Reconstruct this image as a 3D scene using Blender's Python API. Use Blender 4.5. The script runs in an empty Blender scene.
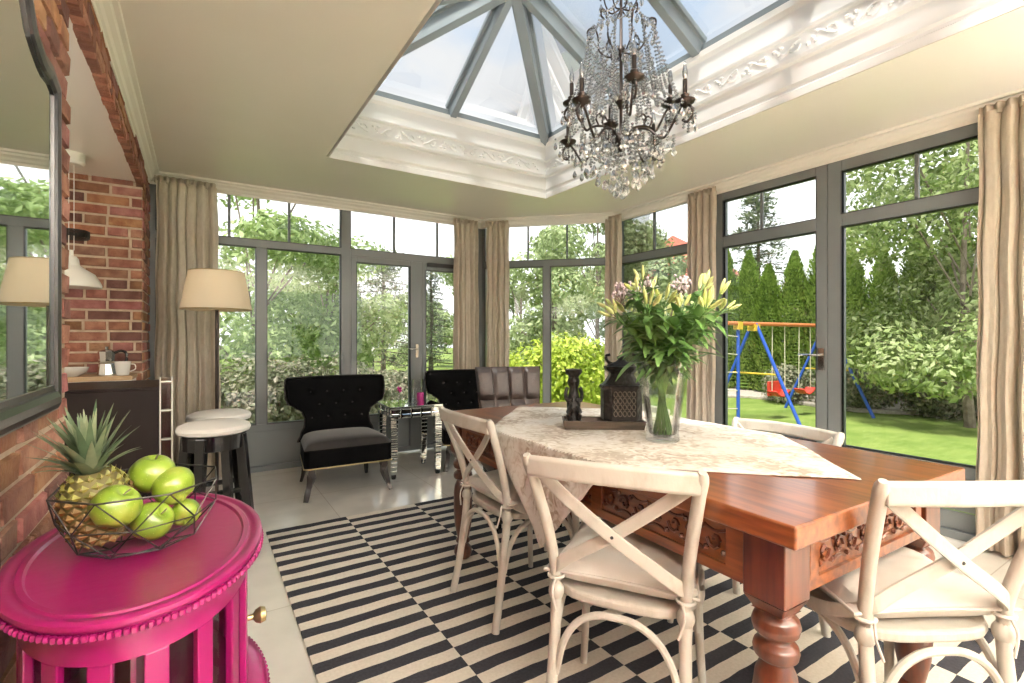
import bpy, math, random
from mathutils import Vector, Matrix, noise
C = bpy.context.scene.collection
PI = math.pi
R = math.radians
V = Vector
SKY, SUN, FILL, EXPO = 1.0, 3.5, 390, 1.2  # sky, sun, power of the added fill uplighters, exposure

# ------------------------------------------------------------------ materials
def new_mat(name):
    m = bpy.data.materials.new(name); m.use_nodes = True
    nt = m.node_tree; nt.nodes.clear()
    out = nt.nodes.new('ShaderNodeOutputMaterial')
    return m, nt, out

def N(nt, typ, **kw):
    n = nt.nodes.new(typ)
    for k, v in kw.items():
        if k in n.inputs: n.inputs[k].default_value = v
        else: setattr(n, k, v)
    return n

def ramp(nt, stops):
    r = nt.nodes.new('ShaderNodeValToRGB'); e = r.color_ramp.elements
    while len(e) > 1: e.remove(e[-1])
    e[0].position = stops[0][0]; e[0].color = (*stops[0][1], 1)
    for p, c in stops[1:]:
        x = e.new(p); x.color = (*c, 1)
    return r

def mat(name, col, rough=.5, metal=0, col2=None, nscale=8, stretch=(1, 1, 1), bump=0, bscale=60, coat=0, sheen=0, spec=.5, trans=0, detail=4, attr=None, lo=.35, hi=.65):
    m, nt, out = new_mat(name)
    b = N(nt, 'ShaderNodeBsdfPrincipled')
    b.inputs['Base Color'].default_value = (*col, 1)
    b.inputs['Roughness'].default_value = rough
    b.inputs['Metallic'].default_value = metal
    b.inputs['Coat Weight'].default_value = coat
    b.inputs['Coat Roughness'].default_value = .12
    b.inputs['Sheen Weight'].default_value = sheen
    b.inputs['Specular IOR Level'].default_value = spec
    tc = N(nt, 'ShaderNodeTexCoord')
    mp = N(nt, 'ShaderNodeMapping'); mp.inputs['Scale'].default_value = stretch
    nt.links.new(tc.outputs['Object'], mp.inputs['Vector'])
    if col2:
        t = N(nt, 'ShaderNodeTexNoise', Scale=nscale, Detail=detail)
        nt.links.new(mp.outputs[0], t.inputs['Vector'])
        r = ramp(nt, [(lo, col), (hi, col2)])
        nt.links.new(t.outputs[0], r.inputs[0]); src = r.outputs[0]
        if attr:
            a = N(nt, 'ShaderNodeAttribute', attribute_name=attr)
            mx = N(nt, 'ShaderNodeMix', data_type='RGBA', blend_type='MULTIPLY'); mx.inputs[0].default_value = 1
            nt.links.new(src, mx.inputs[6]); nt.links.new(a.outputs[0], mx.inputs[7]); src = mx.outputs[2]
        nt.links.new(src, b.inputs['Base Color'])
    if bump:
        t2 = N(nt, 'ShaderNodeTexNoise', Scale=bscale, Detail=5)
        nt.links.new(mp.outputs[0], t2.inputs['Vector'])
        bp = N(nt, 'ShaderNodeBump', Strength=bump, Distance=.01)
        nt.links.new(t2.outputs[0], bp.inputs['Height']); nt.links.new(bp.outputs[0], b.inputs['Normal'])
    if trans:
        tr = N(nt, 'ShaderNodeBsdfTranslucent'); tr.inputs[0].default_value = (*col, 1)
        if col2: nt.links.new(src, tr.inputs[0])
        mx = N(nt, 'ShaderNodeMixShader'); mx.inputs[0].default_value = trans
        nt.links.new(b.outputs[0], mx.inputs[1]); nt.links.new(tr.outputs[0], mx.inputs[2]); nt.links.new(mx.outputs[0], out.inputs[0])
    else:
        nt.links.new(b.outputs[0], out.inputs[0])
    return m

def glass_thin(name, tint=(.97, .985, .98), refl=1.0):
    m, nt, out = new_mat(name)
    t = N(nt, 'ShaderNodeBsdfTransparent'); t.inputs[0].default_value = (*tint, 1)
    g = N(nt, 'ShaderNodeBsdfGlossy', Roughness=.0)
    f = N(nt, 'ShaderNodeFresnel', IOR=1.45)
    mu = N(nt, 'ShaderNodeMath', operation='MULTIPLY'); mu.inputs[1].default_value = refl
    mx = N(nt, 'ShaderNodeMixShader')
    nt.links.new(f.outputs[0], mu.inputs[0]); nt.links.new(mu.outputs[0], mx.inputs[0])
    nt.links.new(t.outputs[0], mx.inputs[1]); nt.links.new(g.outputs[0], mx.inputs[2]); nt.links.new(mx.outputs[0], out.inputs[0])
    return m

def emis(name, col, s):
    m, nt, out = new_mat(name)
    e = N(nt, 'ShaderNodeEmission', Strength=s); e.inputs[0].default_value = (*col, 1)
    nt.links.new(e.outputs[0], out.inputs[0]); return m

M = {}
M['white'] = mat('warm_white_paint', (.84, .82, .76), .45, col2=(.82, .79, .73), nscale=3)
M['ceil'] = mat('ceiling_paint', (.87, .835, .765), .30, col2=(.85, .815, .745), nscale=2)
M['plaster'] = mat('lantern_plaster', (.88, .87, .85), .55)
M['grey'] = mat('grey_powder_coat', (.165, .18, .185), .38)
M['greydark'] = mat('dark_gasket', (.03, .033, .035), .5)
M['lantern_grey'] = mat('lantern_aluminium', (.24, .275, .29), .35)
M['brick'] = mat('brick_clay', (.22, .085, .055), .9, col2=(.36, .175, .115), nscale=14, bump=.9, bscale=70, attr='bc')
M['mortar'] = mat('mortar', (.55, .44, .33), .95, col2=(.44, .34, .25), nscale=20, bump=.6, bscale=90)
M['linen'] = mat('linen_curtain', (.64, .56, .465), .9, col2=(.57, .49, .40), nscale=60, stretch=(1, 1, .3), bump=.15, bscale=200, trans=.28)
M['chairpaint'] = mat('distressed_cream_paint', (.50, .48, .43), .5, col2=(.35, .31, .25), nscale=22, stretch=(1, 1, .4), bump=.12, bscale=120, lo=.5, hi=.85)
M['cushion'] = mat('cream_cotton', (.62, .595, .55), .95, col2=(.57, .54, .49), nscale=9, bump=.25, bscale=18)
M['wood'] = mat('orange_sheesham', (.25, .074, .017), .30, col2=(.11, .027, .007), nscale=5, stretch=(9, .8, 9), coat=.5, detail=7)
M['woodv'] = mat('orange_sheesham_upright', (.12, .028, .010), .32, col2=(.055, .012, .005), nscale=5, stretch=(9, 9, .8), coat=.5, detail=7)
M['woodc'] = mat('carved_sheesham', (.13, .033, .013), .35, col2=(.07, .016, .007), nscale=9, coat=.2)
M['pink'] = mat('magenta_lacquer', (.25, .0045, .092), .30, col2=(.225, .004, .082), nscale=3, coat=.35, bump=.04, bscale=40)
M['velvet'] = mat('black_velvet', (.0015, .0015, .0018), .9, sheen=.0, col2=(.003, .0028, .003), nscale=9, spec=.1)
M['velvetseat'] = mat('grey_black_velvet', (.016, .013, .013), .8, sheen=.22, col2=(.026, .022, .021), nscale=9, spec=.3)
M['darkwood'] = mat('dark_stained_wood', (.035, .027, .024), .35, coat=.3)
M['leather'] = mat('brown_leather', (.034, .020, .015), .42, col2=(.022, .013, .010), nscale=25, bump=.25, bscale=90)
M['blackgloss'] = mat('black_gloss', (.008, .008, .009), .18, coat=.3)
M['darkpanel'] = mat('espresso_panel', (.012, .006, .005), .5, spec=.25)
M['iron'] = mat('black_iron', (.012, .011, .011), .45)
M['bronze'] = mat('dark_bronze', (.045, .032, .026), .38, metal=.6)
M['mirror'] = mat('mirror_silver', (.86, .89, .87), .02, metal=1)
M['chrome'] = mat('chrome', (.75, .75, .73), .1, metal=1)
M['ebony'] = mat('carved_black', (.006, .005, .005), .35, col2=(.02, .017, .015), spec=.3, nscale=70, bump=.8, bscale=60)
M['traywood'] = mat('weathered_dark_tray', (.05, .035, .025), .5, col2=(.10, .075, .055), nscale=12, stretch=(1, 6, 6))
M['shade'] = mat('lampshade_linen', (.72, .66, .54), .9, trans=.3)
M['seatwhite'] = mat('white_seat_cover', (.78, .76, .73), .8, bump=.1, bscale=30)
M['ceramic'] = mat('white_ceramic', (.80, .78, .74), .2)
M['enamel'] = mat('white_enamel', (.80, .78, .72), .35)
M['lightwood'] = mat('light_wood', (.52, .36, .20), .5, col2=(.40, .26, .14), nscale=8, stretch=(1, 10, 10))
M['magentawax'] = mat('magenta_wax', (.40, .02, .20), .5)
M['glass'] = glass_thin('window_glass', (.97, .985, .98), .8)
M['roofglass'] = glass_thin('lantern_glass', (.96, .98, 1.0), .5)
M['vaseglass'] = glass_thin('vase_glass', (.985, .992, .99), .55)
def crystal_mat():
    m, nt, out = new_mat('crystal_glass')
    t = N(nt, 'ShaderNodeBsdfTransparent'); t.inputs[0].default_value = (.97, .97, .98, 1)
    g = N(nt, 'ShaderNodeBsdfGlossy', Roughness=.06); g.inputs[0].default_value = (1, 1, 1, 1)
    d = N(nt, 'ShaderNodeBsdfTranslucent'); d.inputs[0].default_value = (.95, .95, .95, 1)
    f = N(nt, 'ShaderNodeFresnel', IOR=1.9); ma = N(nt, 'ShaderNodeMath', operation='ADD'); ma.inputs[1].default_value = .22
    m0 = N(nt, 'ShaderNodeMixShader'); m0.inputs[0].default_value = .30; nt.links.new(t.outputs[0], m0.inputs[1]); nt.links.new(d.outputs[0], m0.inputs[2])
    mx = N(nt, 'ShaderNodeMixShader'); nt.links.new(f.outputs[0], ma.inputs[0]); nt.links.new(ma.outputs[0], mx.inputs[0])
    nt.links.new(m0.outputs[0], mx.inputs[1]); nt.links.new(g.outputs[0], mx.inputs[2]); nt.links.new(mx.outputs[0], out.inputs[0]); return m
M['crystal'] = crystal_mat()
M['brass'] = mat('aged_brass', (.45, .36, .18), .3, metal=.9)

def cloth_mat():
    m, nt, out = new_mat('patterned_linen_cloth')
    b = N(nt, 'ShaderNodeBsdfPrincipled', Roughness=.9)
    tc = N(nt, 'ShaderNodeTexCoord')
    mp = N(nt, 'ShaderNodeMapping'); mp.inputs['Rotation'].default_value = (0, 0, .78)
    nt.links.new(tc.outputs['Object'], mp.inputs[0])
    a = N(nt, 'ShaderNodeTexNoise', Scale=22, Detail=6, Distortion=1.6); nt.links.new(mp.outputs[0], a.inputs['Vector'])
    w = N(nt, 'ShaderNodeTexNoise', Scale=5, Detail=4); nt.links.new(mp.outputs[0], w.inputs['Vector'])
    mu = N(nt, 'ShaderNodeMath', operation='MULTIPLY'); nt.links.new(a.outputs[0], mu.inputs[0]); nt.links.new(w.outputs[0], mu.inputs[1])
    r = ramp(nt, [(.20, (.70, .67, .63)), (.27, (.57, .52, .46)), (.34, (.38, .32, .26))])
    nt.links.new(mu.outputs[0], r.inputs[0]); nt.links.new(r.outputs[0], b.inputs['Base Color'])
    bp = N(nt, 'ShaderNodeBump', Strength=.3, Distance=.004); nt.links.new(a.outputs[0], bp.inputs['Height']); nt.links.new(bp.outputs[0], b.inputs['Normal'])
    nt.links.new(b.outputs[0], out.inputs[0]); return m
M['cloth'] = cloth_mat()

def rug_mat():
    # stripes: period .122 along Y, columns .478 along X, every second column shifted by half a period
    m, nt, out = new_mat('rug_weave')
    b = N(nt, 'ShaderNodeBsdfPrincipled', Roughness=.95)
    tc = N(nt, 'ShaderNodeTexCoord'); sp = N(nt, 'ShaderNodeSeparateXYZ'); nt.links.new(tc.outputs['Object'], sp.inputs[0])
    def mth(op, a, bb=None):
        n = N(nt, 'ShaderNodeMath', operation=op)
        for i, x in enumerate((a, bb)):
            if x is None: continue
            if isinstance(x, (int, float)): n.inputs[i].default_value = x
            else: nt.links.new(x, n.inputs[i])
        return n.outputs[0]
    nz = N(nt, 'ShaderNodeTexNoise', Scale=6); nt.links.new(tc.outputs['Object'], nz.inputs['Vector'])
    wob = mth('MULTIPLY', mth('SUBTRACT', nz.outputs[0], .5), .02)
    col = mth('FLOOR', mth('DIVIDE', sp.outputs[0], .478))
    odd = mth('MODULO', col, 2)
    t = mth('ADD', mth('DIVIDE', mth('ADD', sp.outputs[1], wob), .122), mth('MULTIPLY', odd, .5))
    fr = mth('FRACT', mth('ADD', t, 100))
    st = mth('GREATER_THAN', fr, .5)
    n2 = N(nt, 'ShaderNodeTexNoise', Scale=90, Detail=3); nt.links.new(tc.outputs['Object'], n2.inputs['Vector'])
    r1 = ramp(nt, [(.3, (.66, .61, .52)), (.7, (.76, .71, .62))]); r2 = ramp(nt, [(.3, (.016, .016, .022)), (.7, (.032, .032, .042))])
    nt.links.new(n2.outputs[0], r1.inputs[0]); nt.links.new(n2.outputs[0], r2.inputs[0])
    mx = N(nt, 'ShaderNodeMix', data_type='RGBA'); nt.links.new(st, mx.inputs[0]); nt.links.new(r1.outputs[0], mx.inputs[6]); nt.links.new(r2.outputs[0], mx.inputs[7])
    nt.links.new(mx.outputs[2], b.inputs['Base Color'])
    bp = N(nt, 'ShaderNodeBump', Strength=.3, Distance=.004); nt.links.new(n2.outputs[0], bp.inputs['Height']); nt.links.new(bp.outputs[0], b.inputs['Normal'])
    nt.links.new(b.outputs[0], out.inputs[0]); return m
M['rug'] = rug_mat()

def floor_mat():
    m, nt, out = new_mat('polished_cream_stone')
    b = N(nt, 'ShaderNodeBsdfPrincipled', Roughness=.14); b.inputs['Specular IOR Level'].default_value = .6
    tc = N(nt, 'ShaderNodeTexCoord')
    br = N(nt, 'ShaderNodeTexBrick', Scale=1.0); br.offset = 0
    for k, v in (('Mortar Size', .003), ('Brick Width', .8), ('Row Height', .8)): br.inputs[k].default_value = v
    br.inputs['Color1'].default_value = (.82, .79, .73, 1); br.inputs['Color2'].default_value = (.79, .76, .70, 1); br.inputs['Mortar'].default_value = (.62, .57, .50, 1)
    nt.links.new(tc.outputs['Object'], br.inputs['Vector'])
    nz = N(nt, 'ShaderNodeTexNoise', Scale=3.5, Detail=8); nt.links.new(tc.outputs['Object'], nz.inputs['Vector'])
    r = ramp(nt, [(.35, (.86, .86, .86)), (.65, (1, 1, 1))]); nt.links.new(nz.outputs[0], r.inputs[0])
    mx = N(nt, 'ShaderNodeMix', data_type='RGBA', blend_type='MULTIPLY'); mx.inputs[0].default_value = 1
    nt.links.new(br.outputs[0], mx.inputs[6]); nt.links.new(r.outputs[0], mx.inputs[7]); nt.links.new(mx.outputs[2], b.inputs['Base Color'])
    nt.links.new(b.outputs[0], out.inputs[0]); return m
M['floor'] = floor_mat()

def leafmat(name, c1, c2, c3, scale=2.5, trans=.3):
    m, nt, out = new_mat(name)
    tc = N(nt, 'ShaderNodeTexCoord')
    nz = N(nt, 'ShaderNodeTexWhiteNoise', noise_dimensions='3D')
    a = N(nt, 'ShaderNodeAttribute', attribute_name='bc')
    n2 = N(nt, 'ShaderNodeTexNoise', Scale=scale, Detail=3); nt.links.new(tc.outputs['Object'], n2.inputs['Vector'])
    ad = N(nt, 'ShaderNodeMath', operation='MULTIPLY_ADD'); nt.links.new(n2.outputs[0], ad.inputs[0]); ad.inputs[1].default_value = .8
    sp = N(nt, 'ShaderNodeMath', operation='MULTIPLY'); nt.links.new(a.outputs['Fac'], sp.inputs[0]); sp.inputs[1].default_value = .55
    nt.links.new(sp.outputs[0], ad.inputs[2])
    r = ramp(nt, [(.35, c1), (.65, c2), (.95, c3)]); nt.links.new(ad.outputs[0], r.inputs[0])
    d = N(nt, 'ShaderNodeBsdfPrincipled', Roughness=.55); nt.links.new(r.outputs[0], d.inputs['Base Color'])
    t = N(nt, 'ShaderNodeBsdfTranslucent'); nt.links.new(r.outputs[0], t.inputs[0])
    mx = N(nt, 'ShaderNodeMixShader'); mx.inputs[0].default_value = trans
    nt.links.new(d.outputs[0], mx.inputs[1]); nt.links.new(t.outputs[0], mx.inputs[2]); nt.links.new(mx.outputs[0], out.inputs[0])
    return m
M['leaf_birch'] = leafmat('birch_leaves', (0.18, 0.27, 0.0719), (0.323, 0.432, 0.152), (0.503, 0.593, 0.287))
M['leaf_thuja'] = leafmat('thuja_sprays', (0.117, 0.198, 0.041), (0.281, 0.41, 0.0818), (0.468, 0.607, 0.152))
M['leaf_maple'] = leafmat('broad_leaves', (0.152, 0.225, 0.0629), (0.306, 0.396, 0.126), (0.539, 0.593, 0.306))
M['leaf_pine'] = leafmat('pine_needles', (0.0809, 0.117, 0.0719), (0.171, 0.225, 0.117), (0.306, 0.342, 0.18))
M['leaf_lime'] = leafmat('lime_bush_leaves', (0.233, 0.342, 0.027), (0.45, 0.557, 0.0539), (0.647, 0.719, 0.126))
M['leaf_grey'] = leafmat('grey_green_shrub', (0.135, 0.152, 0.0899), (0.242, 0.261, 0.152), (0.45, 0.396, 0.306))
M['leaf_willow'] = leafmat('soft_green_leaves', (0.197, 0.261, 0.0989), (0.342, 0.422, 0.189), (0.503, 0.576, 0.306))
M['leaf_lily'] = mat('lily_leaf', (.09, .20, .05), .35, col2=(.20, .36, .11), nscale=9, trans=.2)
M['bud'] = mat('lily_bud', (.36, .46, .12), .5, col2=(.62, .64, .30), nscale=20)
M['wax'] = mat('mauve_blossom', (.55, .43, .50), .8, col2=(.72, .64, .66), nscale=60)
M['bark'] = mat('bark', (.16, .12, .09), .9, col2=(.26, .21, .17), nscale=12)
M['lawn'] = mat('lawn_grass', (.155, .235, .035), .9, col2=(.25, .32, .07), nscale=2.2, detail=9, bump=.6, bscale=40)
M['gravel'] = mat('pale_gravel', (.55, .48, .42), .95, col2=(.40, .34, .29), nscale=18, bump=.5, bscale=30)

# ------------------------------------------------------------------ mesh builder
class MB:
    def __init__(s): s.v = []; s.f = []; s.sm = []; s.c = []; s.hascol = False
    def add(s, vs, fs, smooth=False, col=None):
        o = len(s.v); s.v += [tuple(p) for p in vs]
        for f in fs: s.f.append(tuple(i + o for i in f)); s.sm.append(smooth); s.c.append(col if col else (1, 1, 1))
        if col: s.hascol = True
        return s
    def box(s, x0, x1, y0, y1, z0, z1, m=None, col=None):
        vs = [V((x, y, z)) for z in (z0, z1) for y in (y0, y1) for x in (x0, x1)]
        if m: vs = [m @ p for p in vs]
        return s.add(vs, [(0, 2, 3, 1), (4, 5, 7, 6), (0, 1, 5, 4), (2, 6, 7, 3), (0, 4, 6, 2), (1, 3, 7, 5)], col=col)
    def prism(s, pts, z0, z1):
        n = len(pts)
        return s.add([(x, y, z0) for x, y in pts] + [(x, y, z1) for x, y in pts], [tuple(range(n))[::-1], tuple(range(n, 2 * n))] + [(i, (i + 1) % n, n + (i + 1) % n, n + i) for i in range(n)])
    def sweep(s, path, sec, up=(0, 0, 1), closed=False, scale=None, smooth=True, caps=True):
        path = [V(p) for p in path]; n = len(path); k = len(sec); vs = []
        u0 = V(up)
        for i, p in enumerate(path):
            a = path[(i - 1) % n] if (closed or i > 0) else p
            b = path[(i + 1) % n] if (closed or i < n - 1) else p
            t = (b - a).normalized()
            sd = t.cross(u0)
            if sd.length < 1e-3: sd = t.cross(V((1, 0, 0))) if abs(t.x) < .9 else t.cross(V((0, 1, 0)))
            sd.normalize(); uu = sd.cross(t)
            sc = scale[i] if scale else 1
            for a2, b2 in sec: vs.append(p + sd * a2 * sc + uu * b2 * sc)
        fs = []
        for i in range(n if closed else n - 1):
            j = (i + 1) % n
            for q in range(k):
                r = (q + 1) % k; fs.append((i * k + q, j * k + q, j * k + r, i * k + r))
        if not closed and caps: fs += [tuple(range(k)), tuple(range((n - 1) * k, n * k))[::-1]]
        return s.add(vs, fs, smooth)
    def tube(s, path, r, n=8, closed=False, up=(0, 0, 1)):
        rs = r if isinstance(r, (list, tuple)) else None
        sec = [(math.cos(2 * PI * i / n), math.sin(2 * PI * i / n)) for i in range(n)]
        return s.sweep(path, sec, up, closed, rs if rs else [r] * len(path))
    def flat(s, path, w, t, up=(0, 0, 1), closed=False):
        b = min(w, t) * .3; w /= 2; t /= 2
        sec = [(-w + b, -t), (w - b, -t), (w, -t + b), (w, t - b), (w - b, t), (-w + b, t), (-w, t - b), (-w, -t + b)]
        return s.sweep(path, sec, up, closed, smooth=False)
    def lathe(s, prof, n=24, c=(0, 0, 0), m=None, sx=1, sy=1, smooth=True, a0=0, a1=2 * PI):
        full = abs(a1 - a0 - 2 * PI) < 1e-6; cols = n if full else n + 1; vs = []
        for r, z in prof:
            for i in range(cols):
                a = a0 + (a1 - a0) * i / n; vs.append(V((c[0] + r * math.cos(a) * sx, c[1] + r * math.sin(a) * sy, c[2] + z)))
        if m: vs = [m @ p for p in vs]
        fs = []
        for j in range(len(prof) - 1):
            for i in range(n):
                k = (i + 1) % cols; fs.append((j * cols + i, j * cols + k, (j + 1) * cols + k, (j + 1) * cols + i))
        if full:
            if prof[0][0] > 1e-5: fs.append(tuple(range(cols))[::-1])
            if prof[-1][0] > 1e-5: fs.append(tuple(range((len(prof) - 1) * cols, len(prof) * cols)))
        return s.add(vs, fs, smooth)
    def ell(s, c, r, n=12, m=None, k=8):
        if isinstance(r, (int, float)): r = (r, r, r)
        mt = Matrix.Translation(c) @ (m if m else Matrix()) @ Matrix.Diagonal((*r, 1))
        return s.lathe([(max(math.sin(PI * j / k), 1e-4), -math.cos(PI * j / k)) for j in range(k + 1)], n, m=mt)
    def grid(s, fn, nu, nv, smooth=True, thick=0, col=None):
        P = [[V(fn(i / nu, j / nv)) for i in range(nu + 1)] for j in range(nv + 1)]
        vs = [p for r in P for p in r]; w = nu + 1
        fs = [(j * w + i, j * w + i + 1, (j + 1) * w + i + 1, (j + 1) * w + i) for j in range(nv) for i in range(nu)]
        return s.add(vs, fs, smooth, col)
    def build(s, name, m, parent=None, bevel=0, sub=0, solid=0, seg=2, loc=None, rotz=0):
        me = bpy.data.meshes.new(name); me.from_pydata(s.v, [], s.f); me.validate(clean_customdata=False)
        if len(me.polygons) == len(s.sm): me.polygons.foreach_set('use_smooth', s.sm)
        if s.hascol and len(me.polygons) == len(s.c):
            at = me.color_attributes.new('bc', 'FLOAT_COLOR', 'CORNER'); d = []
            for p, c in zip(me.polygons, s.c): d += [c[0], c[1], c[2], 1.0] * p.loop_total
            at.data.foreach_set('color', d)
        me.update()
        if any(s.sm): me.set_sharp_from_angle(angle=R(40))
        o = bpy.data.objects.new(name, me); C.objects.link(o)
        me.materials.append(M[m] if isinstance(m, str) else m)
        if parent: o.parent = parent
        if loc: o.location = loc
        if rotz: o.rotation_euler = (0, 0, rotz)
        if solid: q = o.modifiers.new('s', 'SOLIDIFY'); q.thickness = solid; q.offset = 0
        if bevel: q = o.modifiers.new('b', 'BEVEL'); q.width = bevel; q.segments = seg; q.limit_method = 'ANGLE'
        if sub: q = o.modifiers.new('u', 'SUBSURF'); q.levels = sub; q.render_levels = sub
        return o

def thing(name, label, cat, loc=(0, 0, 0), rotz=0, group=None):
    o = bpy.data.objects.new(name, None); C.objects.link(o); o.empty_display_size = .05
    o.location = loc; o.rotation_euler = (0, 0, rotz); o['label'] = label; o['category'] = cat
    if group: o['group'] = group
    return o
def tag(o, label, cat, group=None):
    o['label'] = label; o['category'] = cat
    if group: o['group'] = group
    return o
def struct(o): o['kind'] = 'structure'; return o
def kids(o): return [c for c in o.children]
def dup(root, loc, rotz, label, scale=None):
    r = root.copy(); C.objects.link(r); r.location = loc; r.rotation_euler = (0, 0, rotz); r['label'] = label
    if scale: r.scale = scale
    for ch in kids(root):
        c = ch.copy(); C.objects.link(c); c.parent = r
        for g in kids(ch):
            d = g.copy(); C.objects.link(d); d.parent = c
    return r
def bez(pts, n=8):
    """smooth curve (Catmull-Rom) through the points"""
    P = [V(p) for p in pts]; out = []
    for i in range(len(P) - 1):
        a = P[i - 1] if i else P[0] * 2 - P[1]; b, c = P[i], P[i + 1]; d = P[i + 2] if i + 2 < len(P) else c * 2 - b
        for k in range(n):
            t = k / n; out.append(.5 * ((2 * b) + (c - a) * t + (2 * a - 5 * b + 4 * c - d) * t * t + (3 * b - a - 3 * c + d) * t ** 3))
    out.append(P[-1]); return out

# ------------------------------------------------------------------ the room
XL, YB, XR, ZC = -.345, 4.98, 3.85, 2.55
YR = -2.6                                      # rear wall, behind the camera
HX0, HX1, HY0, HY1, HZ = .80, 2.83, .35, 3.83, 3.09   # roof lantern opening and curb top

fl = MB(); fl.prism([(-2.4, YR), (XR + .08, YR), (XR + .08, 3.93), (2.78, 5.05), (-2.4, 5.05)], -.12, 0)
struct(fl.build('floor', 'floor'))
ce = MB()
ce.prism([(XL - .05, YR), (HX0, YR), (HX0, YB + .1), (XL - .05, YB + .1)], ZC, ZC + .3)
ce.prism([(HX0, YR), (HX1, YR), (HX1, HY0), (HX0, HY0)], ZC, ZC + .3)
ce.prism([(HX0, HY1), (HX1, HY1), (HX1, YB + .02), (2.77, YB + .1), (HX0, YB + .1)], ZC, ZC + .3)
ce.prism([(HX1, YR), (XR + .1, YR), (XR + .1, 3.93), (HX1, YB + .02)], ZC, ZC + .3)
struct(ce.build('ceiling', 'ceil'))

def mold(path, prof, closed, name, m, inward=1, z0=0):
    """sweep a (offset, z) profile along a horizontal polyline, mitred"""
    n = len(path); mb = MB(); k = len(prof); vs = []
    P = [V((x, y)) for x, y in path]
    for i in range(n):
        if closed or 0 < i < n - 1:
            d1 = (P[i] - P[i - 1]).normalized(); d2 = (P[(i + 1) % n] - P[i]).normalized()
        elif i == 0: d1 = d2 = (P[1] - P[0]).normalized()
        else: d1 = d2 = (P[-1] - P[-2]).normalized()
        n1 = V((-d1.y, d1.x)); n2 = V((-d2.y, d2.x)); nn = (n1 + n2); nn = nn / max(nn.dot(n1), .1)
        for o, z in prof: vs.append((P[i].x + nn.x * o * inward, P[i].y + nn.y * o * inward, z + z0))
    fs = [(i * k + q, ((i + 1) % n) * k + q, ((i + 1) % n) * k + q + 1, i * k + q + 1) for i in range(n if closed else n - 1) for q in range(k - 1)]
    mb.add(vs, fs); return mb.build(name, m)
corn = [(0, 2.455), (.012, 2.455), (.014, 2.475), (.024, 2.482), (.032, 2.50), (.05, 2.515), (.056, 2.53), (.075, 2.534), (.078, ZC + .002)]
struct(mold([(XL, YR), (XL, YB - .03), (2.73, YB - .03), (XR - .03, 3.87), (XR - .03, YR)], corn, False, 'trim_1', 'white', -1))

# bricks laid as real blocks; colour varies brick by brick
def bricks(mb, mm, org, u, n, L, H, seed=1, bl=.235, bh=.062, j=.012, off0=0.0, proud=.010):
    """courses of bricks on the plane org + s*u + z, face normal n"""
    rnd = random.Random(seed); org, u, n = V(org), V(u), V(n)
    mm.add([org + V((0, 0, 0)), org + u * L, org + u * L + V((0, 0, H)), org + V((0, 0, H))], [(0, 1, 2, 3)])
    z = -((org.z) % (bh + j)); row = int(round((org.z + z) / (bh + j)))
    while z < H:
        s = -(bl + j) * ((row % 2) * .5) - off0
        while s < L:
            bw = bl * (1 if rnd.random() < .72 else .5)
            a0, a1 = max(s, 0), min(s + bw, L); z0, z1 = max(z, 0), min(z + bh, H)
            s += bw + j
            if a1 - a0 < .015 or z1 - z0 < .008: continue
            p = proud + rnd.uniform(-.003, .005); e = .005
            def q(a, zz, d): return org + u * a + V((0, 0, zz)) + n * d
            vs = [q(a0, z0, -.004), q(a1, z0, -.004), q(a1, z1, -.004), q(a0, z1, -.004)]
            jj = lambda: rnd.uniform(-.0025, .0025)
            vs += [q(a0 + e + jj(), z0 + e + jj(), p + jj()), q(a1 - e + jj(), z0 + e + jj(), p + jj()), q(a1 - e + jj(), z1 - e + jj(), p + jj()), q(a0 + e + jj(), z1 - e + jj(), p + jj())]
            t = rnd.random(); k = rnd.uniform(.7, 1.25)
            col = (k, k * rnd.uniform(.8, 1.15), k * rnd.uniform(.75, 1.2)) if t > .12 else (.45, .42, .5)
            mb.add(vs, [(4, 5, 6, 7), (0, 1, 5, 4), (1, 2, 6, 5), (2, 3, 7, 6), (3, 0, 4, 7)], col=col)
        z += bh + j; row += 1

def brick_wall(name, planes, body):
    mb, mm = MB(), MB()
    for b in body: mm.box(*b)
    for p in planes: bricks(mb, mm, *p[:-1], seed=p[-1])
    o = mm.build(name, 'mortar'); struct(o)
    mb.build('bricks', 'brick', o)
    return o
YO = 2.0; YK = 4.45; ZH = 2.315
brick_wall('wall_left', [
    ((XL, YO, 0), (0, -1, 0), (1, 0, 0), YO - YR, ZC, 3),                       # solid part behind the mirror
    ((XL - .20, YO, 0), (1, 0, 0), (0, 1, 0), .20, ZH, 4),                      # jamb
    ((XL, YK, ZH), (0, -1, 0), (1, 0, 0), YK - YO, ZC - ZH, 5),                 # header over the opening
    ((XL, YB + .05, 0), (0, -1, 0), (1, 0, 0), YB + .05 - YK, ZC, 7),           # pier
], [(XL - .20, XL - .001, YR, YO, 0, ZC), (XL - .02, XL - .001, YO, YK, ZH, ZC), (XL - .20, XL - .001, YK + .001, YB + .05, 0, ZC)])
# soffit of the header: brick ends seen from below
sb = MB(); rn = random.Random(11); y = YO
while y < YK:
    k = rn.uniform(.6, 1.2); p = rn.uniform(0, .02)
    sb.box(XL - .03, XL + .004 + rn.uniform(0, .012), y, y + .062, ZH - .006 - p, ZH + .05, col=(k, k * .9, k * .85)); y += .075
struct(sb.build('trim_2', 'brick'))
brick_wall('wall_back', [((-2.4, YK, 0), (1, 0, 0), (0, -1, 0), 2.4 + XL, 2.45, 6)], [(-2.4, XL - .201, YK + .001, YK + .15, 0, 2.5)])
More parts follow.
